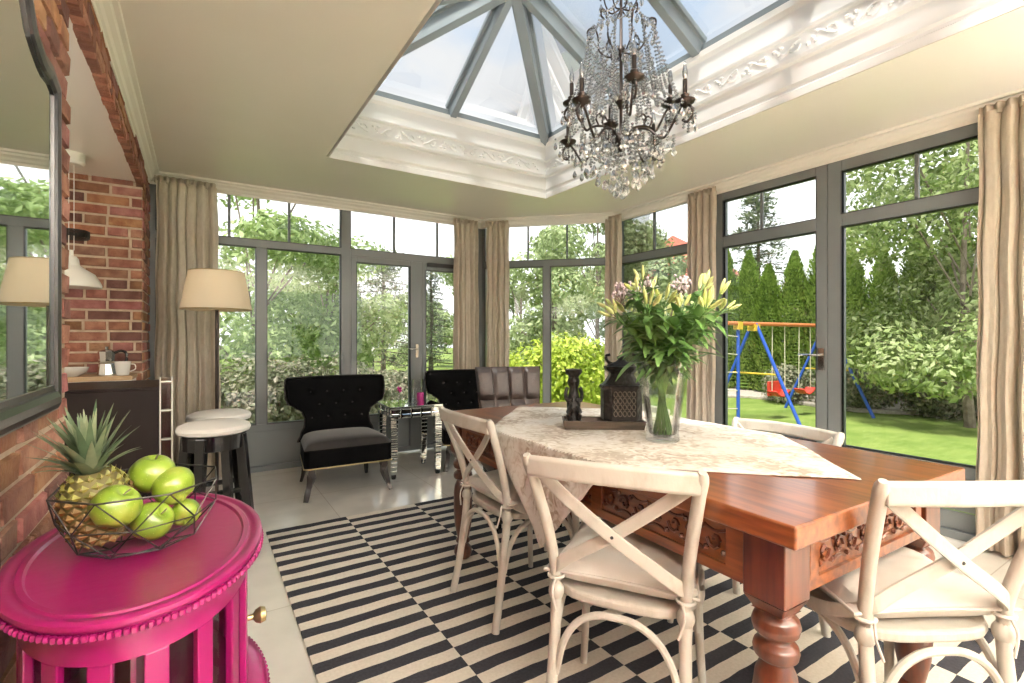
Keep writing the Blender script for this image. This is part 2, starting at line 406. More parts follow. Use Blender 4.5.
# kitchen beyond the opening
struct(MB().box(-2.4, XL - .021, 1.5, YK, ZH + .015, 2.5).build('ceiling_kitchen', 'ceil'))
struct(MB().box(-2.5, -2.4, 1.5, YK, 0, 2.5).build('wall_kitchen', 'white'))
struct(MB().box(-2.4, XL - .20, 1.4, 1.5, 0, 2.5).build('wall_kitchen_front', 'white'))
# rear wall behind the camera; its wide unglazed opening is added for fill daylight
rw = MB(); rw.box(XL - .2, .1, YR - .12, YR, 0, ZC); rw.box(3.5, XR + .1, YR - .12, YR, 0, ZC); rw.box(.1, 3.5, YR - .12, YR, 2.3, ZC)
struct(rw.build('wall_rear', 'white'))

def frame_wall(name, P0, rot, bars, thin, panes, panels, handles=()):
    f = MB()
    for a, b, z0, z1 in bars: f.box(a, b, -.035, .035, z0, z1)
    for a, b, z0, z1 in thin: f.box(a, b, -.012, .012, z0, z1)
    for a, b, z0, z1 in panels:
        f.box(a, b, -.012, .012, z0, z1)
    o = f.build(name, 'grey', bevel=.004, loc=(P0[0], P0[1], 0), rotz=rot); struct(o)
    g = MB()
    for a, b, z0, z1 in panes: g.box(a - .008, b + .008, -.003, .003, z0 - .008, z1 + .008)
    g.build('window_pane', 'glass', o)
    k = MB()
    for a, b, z0, z1 in panes:
        w = .006
        for yy in (-.037,):
            k.box(a - w, a, yy, -.003, z0 - w, z1 + w); k.box(b, b + w, yy, -.003, z0 - w, z1 + w); k.box(a, b, yy, -.003, z0 - w, z0); k.box(a, b, yy, -.003, z1, z1 + w)
    k.build('gasket', 'greydark', o)
    return o
zt0, zt1, zg = 2.015, 2.09, .43
# back wall, window beside the curtain
frame_wall('window_1', (0, YB), 0,
    [(XL, -.29, 0, 2.5), (.43, .526, zg, zt0), (1.17, 1.267, 0, 2.5), (-.29, 1.17, zt0, zt1), (-.29, 1.17, .36, zg), (-.29, 1.17, 0, .05), (-.29, 1.17, 2.475, 2.52)],
    [(.215, .238, zt1, 2.475), (.70, .723, zt1, 2.475)],
    [(-.29, .43, zg, zt0), (.526, 1.17, zg, zt0), (-.29, 1.17, zt1, 2.475)],
    [(-.29, 1.17, .05, .36)])
frame_wall('door_1', (0, YB), 0,
    [(1.268, 2.70, zt0, zt1), (1.268, 1.325, .02, zt0), (1.325, 1.88, 1.955, zt0), (1.88, 2.012, .02, zt0), (1.325, 1.88, .36, zg), (1.325, 1.88, 0.02, .07), (2.06, 2.64, 1.93, zt0), (2.06, 2.64, .36, zg), (2.06, 2.64, .02, .07), (2.64, 2.76, 0, 2.5), (2.012, 2.06, .02, zt0), (1.268, 2.70, 2.475, 2.52)],
    [(1.705, 1.728, zt1, 2.475), (2.19, 2.213, zt1, 2.475)],
    [(1.325, 1.88, zg, 1.955), (2.06, 2.64, zg, 1.93), (1.268, 2.64, zt1, 2.475)],
    [(1.325, 1.88, .07, .36), (2.06, 2.64, .07, .36)])
hd = MB(); hd.box(1.935, 1.965, 4.93, 4.946, 1.0, 1.14); hd.tube([(1.95, 4.935, 1.09), (1.95, 4.905, 1.09), (1.93, 4.90, 1.09), (1.84, 4.90, 1.09)], .008)
hdo = hd.build('door_handle', 'chrome', bpy.data.objects['door_1'])
cl = MB(); cl.box(2.07, 2.60, 4.915, 4.945, 1.97, 2.01); cl.build('door_closer', 'iron', bpy.data.objects['door_1'])
hdo.location = (0, -YB, 0); bpy.data.objects['door_closer'].location = (0, -YB, 0)
# slanted corner window
s2 = math.sqrt(2); Ld = (XR - 2.745) * s2
frame_wall('window_2', (2.745, 4.995), -PI / 4,
    [(0, .07, 0, 2.5), (.735, .825, zg, zt0 - .01), (Ld - .13, Ld, 0, 2.5), (.07, Ld - .13, zt0 - .015, zt1 - .01), (.07, Ld - .13, .38, zg + .02), (.07, Ld - .13, 0, .05), (.07, Ld - .13, 2.475, 2.52)],
    [(.555, .575, zt1, 2.475), (.995, 1.015, zt1, 2.475)],
    [(.07, .735, zg + .02, zt0 - .015), (.825, Ld - .13, zg + .02, zt0 - .015), (.07, Ld - .13, zt1 - .01, 2.475)],
    [(.07, Ld - .13, .05, .38)])
# right wall; s = 3.89 - Y
def rs(Y): return 3.89 - Y
frame_wall('window_3', (XR, 3.89), -PI / 2,
    [(-.02, .05, 0, 2.5), (rs(2.966), rs(2.60), 0, 2.5), (.05, rs(2.966), zt0 - .02, zt1 - .01), (.05, rs(2.966), .38, zg + .02), (.05, rs(2.966), 0, .05), (.05, rs(2.966), 2.47, 2.52)],
    [(rs(3.40), rs(3.375), zt1, 2.47)],
    [(.05, rs(2.966), zg + .02, zt0 - .02), (.05, rs(2.966), zt1 - .01, 2.47)],
    [(.05, rs(2.966), .05, .38)])
grooves = [(.05, .16), (.168, .27), (.278, .38)]
frame_wall('door_2', (XR, 3.89), -PI / 2,
    [(rs(2.60), rs(1.846), 2.385, 2.49), (rs(2.60), rs(1.846), 1.98, 2.08), (rs(1.846), rs(1.768), .0, 2.49), (rs(2.60), rs(1.846), .37, .447), (rs(2.60), rs(1.846), 0, .05)],
    [(rs(2.285), rs(2.262), 2.08, 2.385)],
    [(rs(2.60), rs(1.846), .447, 1.98), (rs(2.60), rs(1.846), 2.08, 2.385)],
    [(rs(2.60), rs(1.846), a, b) for a, b in grooves])
frame_wall('door_3', (XR, 3.89), -PI / 2,
    [(rs(1.764), rs(1.673), 0, 2.49), (rs(1.673), rs(.62), 2.375, 2.48), (rs(1.673), rs(.62), 1.985, 2.08), (rs(1.673), rs(.62), .37, .447), (rs(1.673), rs(.62), 0, .05), (rs(.62), rs(.45), 0, 2.49)],
    [(rs(1.265), rs(1.242), 2.08, 2.375)],
    [(rs(1.673), rs(.62), .447, 1.985), (rs(1.673), rs(.62), 2.08, 2.375)],
    [(rs(1.673), rs(.62), a, b) for a, b in grooves])
hd = MB(); hd.box(-.055, -.035, -.02, .02, 0, .16); hd.tube([(-.05, 0, .11), (-.085, 0, .11), (-.09, .02, .11), (-.09, .14, .11)], .009)
ho = hd.build('door_handle', 'chrome', bpy.data.objects['door_2']); ho.location = (rs(1.80), 0, .97); ho.rotation_euler = (0, 0, PI / 2)
struct(MB().box(XR - .03, XR + .1, YR, .45, 0, ZC).build('wall_right', 'white'))

# ------------------------------------------------------------------ roof lantern
rect = [(HX0, HY0), (HX1, HY0), (HX1, HY1), (HX0, HY1)]
curb = [(.0, 2.546), (-.0, 2.59), (0.012, 2.60), (.012, 2.615), (0, 2.63), (0, 2.735), (-.018, 2.745), (-.024, 2.765), (-.004, 2.775), (-.004, 2.885), (-.02, 2.892), (-.024, 2.905), (-.006, 2.915), (-.006, 3.03), (-.03, 3.05), (-.035, 3.085), (.06, 3.09), (.12, 3.05), (.14, 2.55)]
# offsets negative = out of the opening's edge into the room side
struct(mold(rect, [(.017 - o, z) for o, z in curb], True, 'trim_3', 'plaster', 1))
# scrolling relief in the frieze band
fr = MB()
def scroll_run(p0, d, nrm, L, fr, pitch=.19, a=.038, r=.0085, zc=2.83):
    n = int(L / pitch)
    for i in range(n):
        c = V(p0) + V(d) * (pitch * (i + .5)); sg = 1 if i % 2 else -1
        def pt(s, z): return c + V(d) * s + V((0, 0, z * sg)) + V(nrm) * .0235
        fr.tube([pt(.0 + .036 * (1 - t * .11) * math.cos(t * .75) - .02, (.034 * (1 - t * .11)) * math.sin(t * .75)) for t in range(9)], r, 5)
        fr.tube([pt(-.10 + .12 * t / 8, .03 * math.cos(t / 8 * PI)) for t in range(9)], r, 5)
        for k in range(3):
            fr.ell(pt(.06 + .025 * k, .022 - .022 * k), (.014, .014, .010), 6, k=4)
        fr.ell(pt(-.09, -.025), (.016, .016, .009), 6, k=4)
ins = -.004
scroll_run((HX0, HY1 - .0, 2.83), (1, 0, 0), (0, -1, 0), HX1 - HX0, fr); scroll_run((HX1, HY1, 2.83), (0, -1, 0), (-1, 0, 0), HY1 - HY0, fr)
scroll_run((HX0, HY0, 2.83), (0, 1, 0), (1, 0, 0), HY1 - HY0, fr)
fr.build('frieze_relief', 'plaster', bpy.data.objects['trim_3'])
XM = (HX0 + HX1) / 2; ZR = 3.66; YA, YZ = HY1 - 1.02, HY0 + 1.02
lg = MB()
def rafter(a, b, w=.10, h=.13): lg.sweep([a, b], [(-w / 2, -h * .3), (-w * .28, -h * .3), (-w * .28, -h), (w * .28, -h), (w * .28, -h * .3), (w / 2, -h * .3), (w / 2, 0), (-w / 2, 0)], smooth=False)
cz = HZ + .09
for cx in (HX0, HX1):
    rafter((cx, HY1, cz), (XM, YA, ZR + .05), .13, .15); rafter((cx, HY0, cz), (XM, YZ, ZR + .05), .13, .15)
    for yy in (YA, (YA + YZ) / 2, YZ): rafter((cx, yy, cz), (XM, yy, ZR + .05))
for yy, yr in ((HY1, YA), (HY0, YZ)): rafter((XM, yy, cz), (XM, yr, ZR + .05))
rafter((XM, YZ, ZR + .08), (XM, YA, ZR + .08), .13, .16)
e = .03
for a, b in (((HX0, HY1), (HX1, HY1)), ((HX0, HY0), (HX1, HY0))): lg.box(a[0] - e, b[0] + e, a[1] - e, a[1] + e + .05, HZ - .01, HZ + .05)
for xx in (HX0, HX1): lg.box(xx - e, xx + e, HY0 - e, HY1 + e, HZ - .01, HZ + .05)
lo_ = struct(lg.build('window_4', 'lantern_grey', bevel=.004))
gl = MB(); z0, z1 = HZ + .07, ZR + .03
gl.add([(HX0, HY0, z0), (HX1, HY0, z0), (HX1, HY1, z0), (HX0, HY1, z0), (XM, YZ, z1), (XM, YA, z1)], [(0, 1, 4), (1, 2, 5, 4), (2, 3, 5), (3, 0, 4, 5)])
gl.build('window_pane', 'roofglass', lo_)

# rug
MB().box(0, .478 * 5, -3.49, 0, 0, .010).build('rug', 'rug', loc=(.35, 3.365, .001))
tag(bpy.data.objects['rug'], 'large flatwoven rug of offset black and cream stripes under the dining table', 'rug')
# ------------------------------------------------------------------ curtains
def curtain(name, pts, z0, z1, waves, amp, label, seed=0, pleat=.6, flare=1.0):
    """pleated cloth hanging along a floor polyline from a to b"""
    rnd = random.Random(seed); waves *= 1.35; amp *= .85; a, b = V((*pts[0], 0)), V((*pts[1], 0)); d = (b - a); L = d.length; d.normalize(); n = V((-d.y, d.x, 0))
    ph = [rnd.uniform(0, 6.3) for _ in range(6)]; mb = MB()
    def fn(u, v):
        z = z0 + (z1 - z0) * v; w = 1 - v
        uu = u + .012 * math.sin(7 * u + ph[0]) * (1 + w)
        s = (uu - .5) * L * (1 + (flare - 1) * w) + L / 2
        k = waves * 2 * PI * (u + .02 * math.sin(5 * u + ph[1] + 1.2 * w))
        off = amp * (math.sin(k) + .45 * math.sin(2.3 * k + ph[2]) * (.4 + w)) * (.7 + .5 * w)
        s += .35 * amp * math.cos(k) * 1.0 + .004 * math.sin(9 * z + ph[3] + 6 * u)
        p = a + d * s + n * off; return (p.x - a.x, p.y - a.y, z)
    mb.grid(fn, int(waves * 16), 26)
    root = thing(name, label, 'curtain', (a.x, a.y, 0))
    mb.build('drape', 'linen', root)
    hd = MB()
    def fh(u, v):
        s = u * L; k = waves * 2 * PI * u * 1.5; p = d * s + n * (amp * .5 * math.sin(k) - .0); return (p.x, p.y, z1 - .02 + .06 * v)
    hd.grid(fh, int(waves * 16), 2); hd.build('heading_tape', 'linen', root, solid=.006)
    return root
curtain('curtain', ((-.295, 4.86), (.12, 4.86)), .02, 2.47, 4.5, .035, 'beige linen curtain hanging between brick pier and glass behind floor lamp', 1, flare=1.12)
curtain('curtain', ((2.33, 4.84), (2.63, 4.84)), .02, 2.47, 3.5, .035, 'beige linen curtain in far corner, the one over the back glass door', 2)
curtain('curtain', ((2.705, 4.80), (2.90, 4.63)), .02, 2.47, 3, .03, 'narrow beige linen curtain in far corner, over slanted window edge', 3)
curtain('curtain', ((3.72, 3.98), (3.74, 3.74)), .02, 2.47, 2.5, .028, 'thin beige linen curtain gathered between slanted window and side window, behind the lilies', 4)
curtain('curtain', ((3.75, 2.91), (3.75, 2.63)), .02, 2.47, 3, .035, 'beige linen curtain hanging beside the glass door nearest the vase of lilies', 5)
curtain('curtain', ((3.74, .93), (3.74, .36)), .02, 2.47, 6, .04, 'wide beige linen curtain beside the large glass door, behind white chair at table end', 6, flare=1.06)

# ------------------------------------------------------------------ dining table
TX, TY = 1.065, .555; TW, TL = .935, 1.93; TZ = .80
root = thing('dining_table', 'long orange-brown wooden dining table with carved apron and thick turned legs', 'table', (TX, TY, .011), R(-1.6))
mb = MB(); mb.box(0, TW, 0, TL, TZ - .011 - .052, TZ - .011); mb.build('tabletop', 'wood', root, bevel=.006, seg=3)
zt = TZ - .011 - .052; za = .598
ap = MB(); i = .055
for (x0, x1, y0, y1, long_) in ((i, i + .03, .1, TL - .1, 1), (TW - i - .03, TW - i, .1, TL - .1, 1), (.1, TW - .1, i, i + .03, 0), (.1, TW - .1, TL - i - .03, TL - i, 0)):
    ap.box(x0, x1, y0, y1, zt - .024, zt); ap.box(x0, x1, y0, y1, za - .011, za + .018)
    t = .009
    if x0 == i: ap.box(x0 + t, x1, y0, y1, za, zt)
    elif long_: ap.box(x0, x1 - t, y0, y1, za, zt)
    elif y0 == i: ap.box(x0, x1, y0 + t, y1, za, zt)
    else: ap.box(x0, x1, y0, y1 - t, za, zt)
    if long_:
        for k in range(0, 4):
            yy = .16 + (TL - .36) * k / 3; ap.box(x0, x1, yy - .008, yy + .048, za, zt)
    else:
        for xx in (.16, TW - .20): ap.box(x0, x1, 0, 0, 0, 0) if False else ap.box(xx, xx + .04, y0, y1, za, zt)
ap.build('apron', 'wood', root, bevel=.002)
def carve(org, d, nrm, L):
    cv = MB()
    n = max(1, round(L / .066)); p = L / n; zc = (za + zt) / 2 - .002
    for k in range(n):
        c = V(org) + V(d) * (p * (k + .5)) + V((0, 0, zc)); sg = 1 if k % 2 else -1
        def pt(s, z): return c + V(d) * s + V((0, 0, z * sg)) + V(nrm) * .002
        cv.tube([pt(.024 * (1 - t * .1) * math.cos(t * .8), .028 * (1 - t * .1) * math.sin(t * .8)) for t in range(9)], .0055, 5)
        cv.tube([pt(-.033 + .066 * t / 6, -.034 + .010 * math.sin(t / 6 * PI)) for t in range(7)], .004, 5)
        for q in (-1, 1): cv.ell(pt(.026 * q, .026), (.009, .009, .008), 6, k=4)
    cv.build('carved_panel', 'woodc', root)
for k in range(3):
    y0 = .16 + (TL - .36) * k / 3 + .05; L = (TL - .36) / 3 - .06
    carve((i + .009, y0, 0), (0, 1, 0), (-1, 0, 0), L); carve((TW - i - .009, y0, 0), (0, 1, 0), (1, 0, 0), L)
carve((.205, i + .009, 0), (1, 0, 0), (0, -1, 0), TW - .41); carve((.205, TL - i - .009, 0), (1, 0, 0), (0, 1, 0), TW - .41)
prof = [(.030, 0), (.042, .01), (.050, .035), (.046, .06), (.032, .075), (.030, .085), (.040, .092), (.040, .104), (.030, .112), (.034, .125), (.047, .19), (.052, .27), (.052, .36), (.047, .40), (.036, .425),
        (.033, .432), (.050, .442), (.053, .456), (.050, .47), (.034, .482), (.034, .49), (.051, .50), (.056, .518), (.051, .536), (.036, .548), (.036, .56)]
for lx in (.095, TW - .095):
    for ly in (.10, TL - .085):
        l = MB(); l.lathe([(r * .97, z * .985) for r, z in prof], 24)
        w = .052
        l.add([(-.036, -.036, .545), (.036, -.036, .545), (.036, .036, .545), (-.036, .036, .545), (-w, -w, .575), (w, -w, .575), (w, w, .575), (-w, w, .575)], [(0, 1, 2, 3), (0, 1, 5, 4), (1, 2, 6, 5), (2, 3, 7, 6), (3, 0, 4, 7)])
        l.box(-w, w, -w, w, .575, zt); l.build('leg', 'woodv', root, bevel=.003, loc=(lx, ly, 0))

# the runner cloth, laid cornerwise, two corners hanging over the long sides
cmb = MB(); cx, cy = 1.575, 1.52; hd_ = .88
x0t, x1t = TX + .02, TX + TW + .045
def clothp(u, v):
    # square u,v in [0,1] turned 45 degrees
    a, b = (u - .5), (v - .5); lx = (a - b) * hd_; ly = (a + b) * hd_
    th = .05; X = cx + lx * math.cos(th) - ly * math.sin(th) * .0; Y = cy + ly + lx * .05
    ym = .0; xl = TX + (Y - TY) * .028 - .006; xr = xl + TW + .012
    z = TZ + .0035 + .0016 * math.sin(9 * X + 4 * Y) + .0012 * math.sin(23 * Y + 3 * X)
    if X < xl: dd = xl - X; sw = .012 * math.sin(17 * Y + 6 * dd) * min(1, dd * 8); X = xl - min(dd, .012) * .8 - abs(sw) * .6; Y += .02 * math.sin(14 * Y) * dd; z -= max(0, dd - .008)
    elif X > xr: dd = X - xr; X = xr + min(dd, .012) * .8 + .01 * abs(math.sin(15 * Y)) * min(1, dd * 8); z -= max(0, dd - .008)
    return (X - cx, Y - cy, z)
cmb.grid(clothp, 90, 90)
o = cmb.build('tablecloth', 'cloth', solid=.002, loc=(cx, cy, 0)); tag(o, 'cream patterned linen cloth laid cornerwise on the wooden dining table', 'tablecloth')

# ------------------------------------------------------------------ cross-back chairs
def make_chair(label):
    root = thing('dining_chair', label, 'chair', group='white cross-back dining chairs')
    zs = .46
    # back posts
    for s in (-1, 1):
        p = MB(); pa = bez([(s * .195, -.255, 0), (s * .183, -.22, .2), (s * .18, -.19, zs), (s * .192, -.215, .62), (s * .215, -.27, .78), (s * .228, -.305, .868)], 7)
        p.tube(pa, [.0165] * (len(pa) - 6) + [.0165, .017, .0175, .0175, .016, .010], 12)
        p.ell((s * .18, -.19, zs - .01), (.024, .024, .028), 12); p.build('back_post', 'chairpaint', root)
    # top rail: bowed board
    t = MB(); pa = [(x, -.300 - .030 * (1 - (x / .222) ** 2), .838 + .006 * (1 - (x / .222) ** 2)) for x in [-.222 + .444 * k / 18 for k in range(19)]]
    t.flat(pa, .024, .058); t.build('top_rail', 'chairpaint', root, bevel=.004)
    # crossing bentwood straps
    for s in (-1, 1):
        c = MB(); e = .008 * s
        pa = bez([(s * .212, -.285, .835), (s * .12, -.272 + e, .755), (0, -.252 + e, .66), (-s * .12, -.226 + e, .575), (-s * .178, -.198, .525), (-s * .212, -.12, .478), (-s * .215, -.02, .448)], 6)
        c.sweep(pa, [(-.0035, -.017), (.0035, -.017), (.005, -.012), (.005, .012), (.0035, .017), (-.0035, .017), (-.005, .012), (-.005, -.012)], up=(0, 0, 1), smooth=False)
        c.build('cross_strap', 'chairpaint', root)
    sc = MB(); sc.lathe([(.0001, .006), (.004, .005), (.006, 0)], 8, m=Matrix.Translation((0, -.262, .66)) @ Matrix.Rotation(PI / 2, 4, 'X')); sc.build('screw', 'iron', root)
    # seat with rounded plan
    def plan(k, n=40, gr=0):
        a = 2 * PI * k / n; ca, sa = math.cos(a), math.sin(a); q = 3.6
        r = (abs(ca) ** q + abs(sa) ** q) ** (-1 / q); w = .212 + .012 * sa * r
        return ((w + gr) * ca * r, (.20 + gr) * sa * r)
    st = MB(); pts = [plan(k) for k in range(40)]; st.prism(pts, zs - .03, zs); st.build('seat', 'chairpaint', root, bevel=.008)
    for s in (-1, 1):
        l = MB(); pa = bez([(s * .205, .195, 0), (s * .192, .18, .22), (s * .185, .165, zs - .015)], 6); l.tube(pa, [.0125 + .0045 * k / (len(pa) - 1) for k in range(len(pa))], 12); l.build('front_leg', 'chairpaint', root)
    # arched stretchers under the seat
    def arch(a, b, name='stretcher'):
        a, b = V(a), V(b); m = MB(); d = b - a
        pa = [a + V((0, 0, -.0)), a + d * .06 + V((0, 0, .09)), a + d * .17 + V((0, 0, .155)), a + d * .33 + V((0, 0, .19)), a + d * .5 + V((0, 0, .197)), a + d * .67 + V((0, 0, .19)), a + d * .83 + V((0, 0, .155)), a + d * .94 + V((0, 0, .09)), b]
        m.tube(bez(pa, 4), .0105, 8); m.build(name, 'chairpaint', root)
    zl = .225
    arch((-.172, -.215, zl), (.172, -.215, zl)); arch((-.18, .175, zl), (.18, .175, zl))
    arch((-.182, -.205, zl), (-.188, .165, zl)); arch((.182, -.205, zl), (.188, .165, zl))
    # cushion
    cu = MB(); n = 18
    def pil(sgn):
        def fn(u, v):
            a, b = u * 2 - 1, v * 2 - 1; e = max(0, (1 - a ** 4) * (1 - b ** 4)) ** .42
            pinch = 1 - .09 * (a * a * b * b) ; puck = .008 * math.sin(6 * a + 2) * math.sin(7 * b)
            x = a * .214 * (1 - .07 * (1 - abs(b) ** 2)) ; y = b * .204 * (1 - .06 * (1 - abs(a) ** 2)) + .005
            return (x, y, zs + .047 + sgn * (.047 * e + puck * e * (sgn > 0)) + .002)
        return fn
    cu.grid(pil(1), n, n); cu.grid(pil(-1), n, n)
    cu.build('seat_cushion', 'cushion', root)
    pp = MB(); ring = [pil(0)(u, v) for u, v in [(k / n, 0) for k in range(n)] + [(1, k / n) for k in range(n)] + [(1 - k / n, 1) for k in range(n)] + [(0, 1 - k / n) for k in range(n)]]
    pp.tube(ring, .0045, 6, closed=True)
    for s in (-1, 1):
        pp.tube([(s * .18 + .022 * math.cos(a), -.19 + .022 * math.sin(a), zs + .035) for a in [k * 2 * PI / 10 for k in range(11)]], .005, 6)
        pp.tube(bez([(s * .175, -.215, zs + .035), (s * .18, -.225, zs), (s * .165, -.23, zs - .05)], 4), .0035, 5)
    pp.build('cushion_tie', 'cushion', root)
    return root
def face(fx, fy): return math.atan2(-fx, fy)
ch = make_chair('cream cross-back chair with white cushion, pulled out at the table side nearest the pink cabinet')
ch.location = (1.145, 1.105, .011); ch.rotation_euler = (0, 0, face(.83, .55))
dup(ch, (1.265, 1.905, .011), face(1, 0), 'cream cross-back chair by far table leg, in front of the mirrored side table')
dup(ch, (1.650, .635, .011), face(.5, .866), 'cream cross-back chair with white cushion at the near end of the table')
dup(ch, (1.865, 1.18, .011), face(-1, 0), 'cream chair on the window side of the table, its top rail showing beyond the cloth', scale=(1, 1, .935))
dup(ch, (1.84, 2.02, .011), face(-1, 0), 'cream chair on the window side, its legs showing under the table below the carved urn', scale=(1, 1, .93))

# ------------------------------------------------------------------ leather chair at the table head
root = thing('leather_chair', 'brown tufted leather chair at the far head of the dining table', 'chair', (1.80, 2.72, 0), R(163))
def cushion_block(mb, w0, w1, x_, z0, z1, y0f, th, nx=16, nz=10, tuft=None, crown=.0):
    """upholstered slab: front and back faces joined; y0f(u, v) centre plane"""
    def dep(u, v):
        e = (1 - abs(2 * u - 1) ** 8) * (1 - abs(2 * v - 1) ** 8); d = th * max(e, 0) ** .3
        return d
    def fr(sg):
        def fn(u, v):
            w = w0 + (w1 - w0) * v; x = x_ + (u - .5) * w; z = z0 + (z1 - z0) * v + crown * (1 - (2 * u - 1) ** 2) * v
            d = dep(u, v)
            if tuft and sg > 0: d -= tuft(u, v)
            return (x, y0f(u, v) + sg * d, z)
        return fn
    mb.grid(fr(1), nx, nz); mb.grid(fr(-1), nx, nz)
def groove(u, v, cols, rows, dp):
    g = 0
    for c in cols: g = max(g, math.exp(-((u - c) / .018) ** 2))
    for r in rows: g = max(g, math.exp(-((v - r) / .03) ** 2))
    return g * dp
b = MB(); cushion_block(b, .40, .49, 0, .40, .995, lambda u, v: -.20 - .12 * v, .042, 40, 26, lambda u, v: groove(u, v, (.26, .5, .74), (.36, .62), .020))
b.build('backrest', 'leather', root)
sn = MB(); sn.tube([(.003 + (-.5 + k / 10) * .47, -.295 - .03, .99) for k in range(11)], .006, 6); sn.build('piping', 'leather', root)
s_ = MB(); s_.box(-.235, .235, -.21, .25, .33, .46); s_.build('seat', 'leather', root, bevel=.03, seg=4)
for sx in (-1, 1):
    for sy in (-.17, .20):
        l = MB(); l.tube([(sx * .20, sy * (1.15 if sy < 0 else 1.05), 0), (sx * .195, sy, .34)], [.015, .024], 4); l.build('leg', 'blackgloss', root)

# ------------------------------------------------------------------ black velvet wing chairs
def velvet_chair(label):
    root = thing('velvet_chair', label, 'chair', group='black velvet wing chairs')
    b = MB(); W = .40
    def half(v):      # half width of back against height: narrow waist, wide wings with square shoulders
        pts = [(0, .315), (.12, .29), (.25, .262), (.36, .258), (.46, .275), (.55, .335), (.60, .385), (.70, .40), (.86, .405), (.97, .40), (1, .385)]
        for (a, x), (c_, y) in zip(pts, pts[1:]):
            if v <= c_: t = (v - a) / (c_ - a); t = t * t * (3 - 2 * t); return x + (y - x) * t
        return pts[-1][1]
    def pos(u, v, sg):
        a = 2 * u - 1; h = half(v); e = max(0, (1 - abs(a) ** 10) * (1 - abs(2 * v - 1) ** 14)) ** .3
        curl = .10 * abs(a) ** 2.6 * (.55 + .45 * v)
        d = .043 * e
        if sg > 0:
            for r, vv in enumerate((.36, .56, .76)):
                for c_ in range(4 - r % 2):
                    uu = .5 + (c_ - (3 - r % 2) / 2) * .17; d -= .022 * math.exp(-(((a / 2 * h / .4 + .5 - uu) / .028) ** 2 + ((v - vv) / .035) ** 2))
        return (a * h, -.20 - .13 * v + curl + sg * d - .0, .36 + .515 * v)
    for sg in (1, -1): b.grid(lambda u, v: pos(u, v, sg), 48, 36)
    bk = b.build('backrest', 'velvet', root)
    for r, vv in enumerate((.36, .56, .76)):
        for c_ in range(4 - r % 2):
            uu = (c_ - (3 - r % 2) / 2) * .17 * 2 * .4; a = uu / half(vv); p = pos(.5 + a / 2, vv, 1); bt = MB(); bt.ell(p, .010, 8, k=6); bt.build('button', 'velvetseat', bk)
    pn = MB(); ed = []
    for k in range(33):
        v = k / 32; ed.append(V(pos(0, v, 0)) + V((0, .0, 0)))
    top = [V(pos(k / 20, 1, 0)) for k in range(1, 20)]; e2 = [V(pos(1, 1 - k / 32, 0)) for k in range(33)]
    pn.tube(ed + top + e2, .007, 6); pn.build('piping', 'velvetseat', bk)
    s_ = MB()
    def seat(u, v, sg):
        a, bb = 2 * u - 1, 2 * v - 1; q = 5; w = .325 - .035 * (1 - v)
        e = max(0, (1 - abs(a) ** 6) * (1 - abs(bb) ** 6)) ** .4
        return (a * w, bb * .265 + .03, (.375 + .065 * e + .012 * (1 - a * a) * (1 - bb * bb)) if sg > 0 else .36)
    s_.grid(lambda u, v: seat(u, v, 1), 24, 24); s_.build('seat', 'velvetseat', root)
    f = MB(); f.prism([(-.285, -.235), (.285, -.235), (.325, .28), (.29, .298), (-.29, .298), (-.325, .28)], .235, .378); f.build('seat_base', 'velvet', root, bevel=.012, seg=3)
    g = MB(); g.tube([(-.285, -.237, .238), (.285, -.237, .238), (.326, .28, .238), (.29, .299, .238), (-.29, .299, .238), (-.326, .28, .238)], .005, 6, closed=True); g.build('piping', 'brass', root)
    for sx in (-1, 1):
        l = MB(); l.tube(bez([(sx * .315, .29, 0), (sx * .295, .262, .07), (sx * .272, .25, .15), (sx * .265, .255, .245)], 5), [.019 + .018 * (k / 15) for k in range(16)], 4); l.build('front_leg', 'darkwood', root)
        l = MB(); l.tube(bez([(sx * .27, -.30, 0), (sx * .255, -.25, .10), (sx * .25, -.21, .245)], 6), [.014 + .012 * (k / 12) for k in range(13)], 4); l.build('back_leg', 'darkwood', root)
    return root
vc = velvet_chair('black velvet wing chair with buttoned back, standing alone before the back windows')
vc.location = (.985, 4.12, 0); vc.rotation_euler = (0, 0, R(178))
dup(vc, (2.24, 4.27, 0), R(168), 'black velvet wing chair in the far corner, half hidden behind the brown leather chair')

# ------------------------------------------------------------------ mirrored side table
root = thing('mirrored_side_table', 'small square side table covered in angled mirror tiles, beside the lone black chair', 'side table', (1.615, 4.27, 0), R(-4))
w = .225
t = MB(); t.box(-w - .012, w + .012, -w - .012, w + .012, .60, .618); t.build('tabletop', 'mirror', root, bevel=.004)
a = MB(); g = MB()
g.box(-w + .006, w - .006, -w + .006, w - .006, .515, .60)
for k in range(5):
    x0 = -w + .002 + (2 * w - .004) * k / 5; x1 = x0 + (2 * w - .004) / 5 - .005
    for q in range(2):
        z0 = .517 + .042 * q; z1 = z0 + .039
        for m in (Matrix(), Matrix.Rotation(PI / 2, 4, 'Z'), Matrix.Rotation(PI, 4, 'Z'), Matrix.Rotation(-PI / 2, 4, 'Z')):
            cxm, czm = (x0 + x1) / 2, (z0 + z1) / 2
            a.add([m @ V(p) for p in ((x0, -w + .004, z0), (x1, -w + .004, z0), (x1, -w + .004, z1), (x0, -w + .004, z1), (x0 + .008, -w - .003, z0 + .008), (x1 - .008, -w - .003, z0 + .008), (x1 - .008, -w - .003, z1 - .008), (x0 + .008, -w - .003, z1 - .008))], [(4, 5, 6, 7), (0, 1, 5, 4), (1, 2, 6, 5), (2, 3, 7, 6), (3, 0, 4, 7)])
g.build('apron', 'blackgloss', root); a.build('mirror_tile', 'mirror', root)
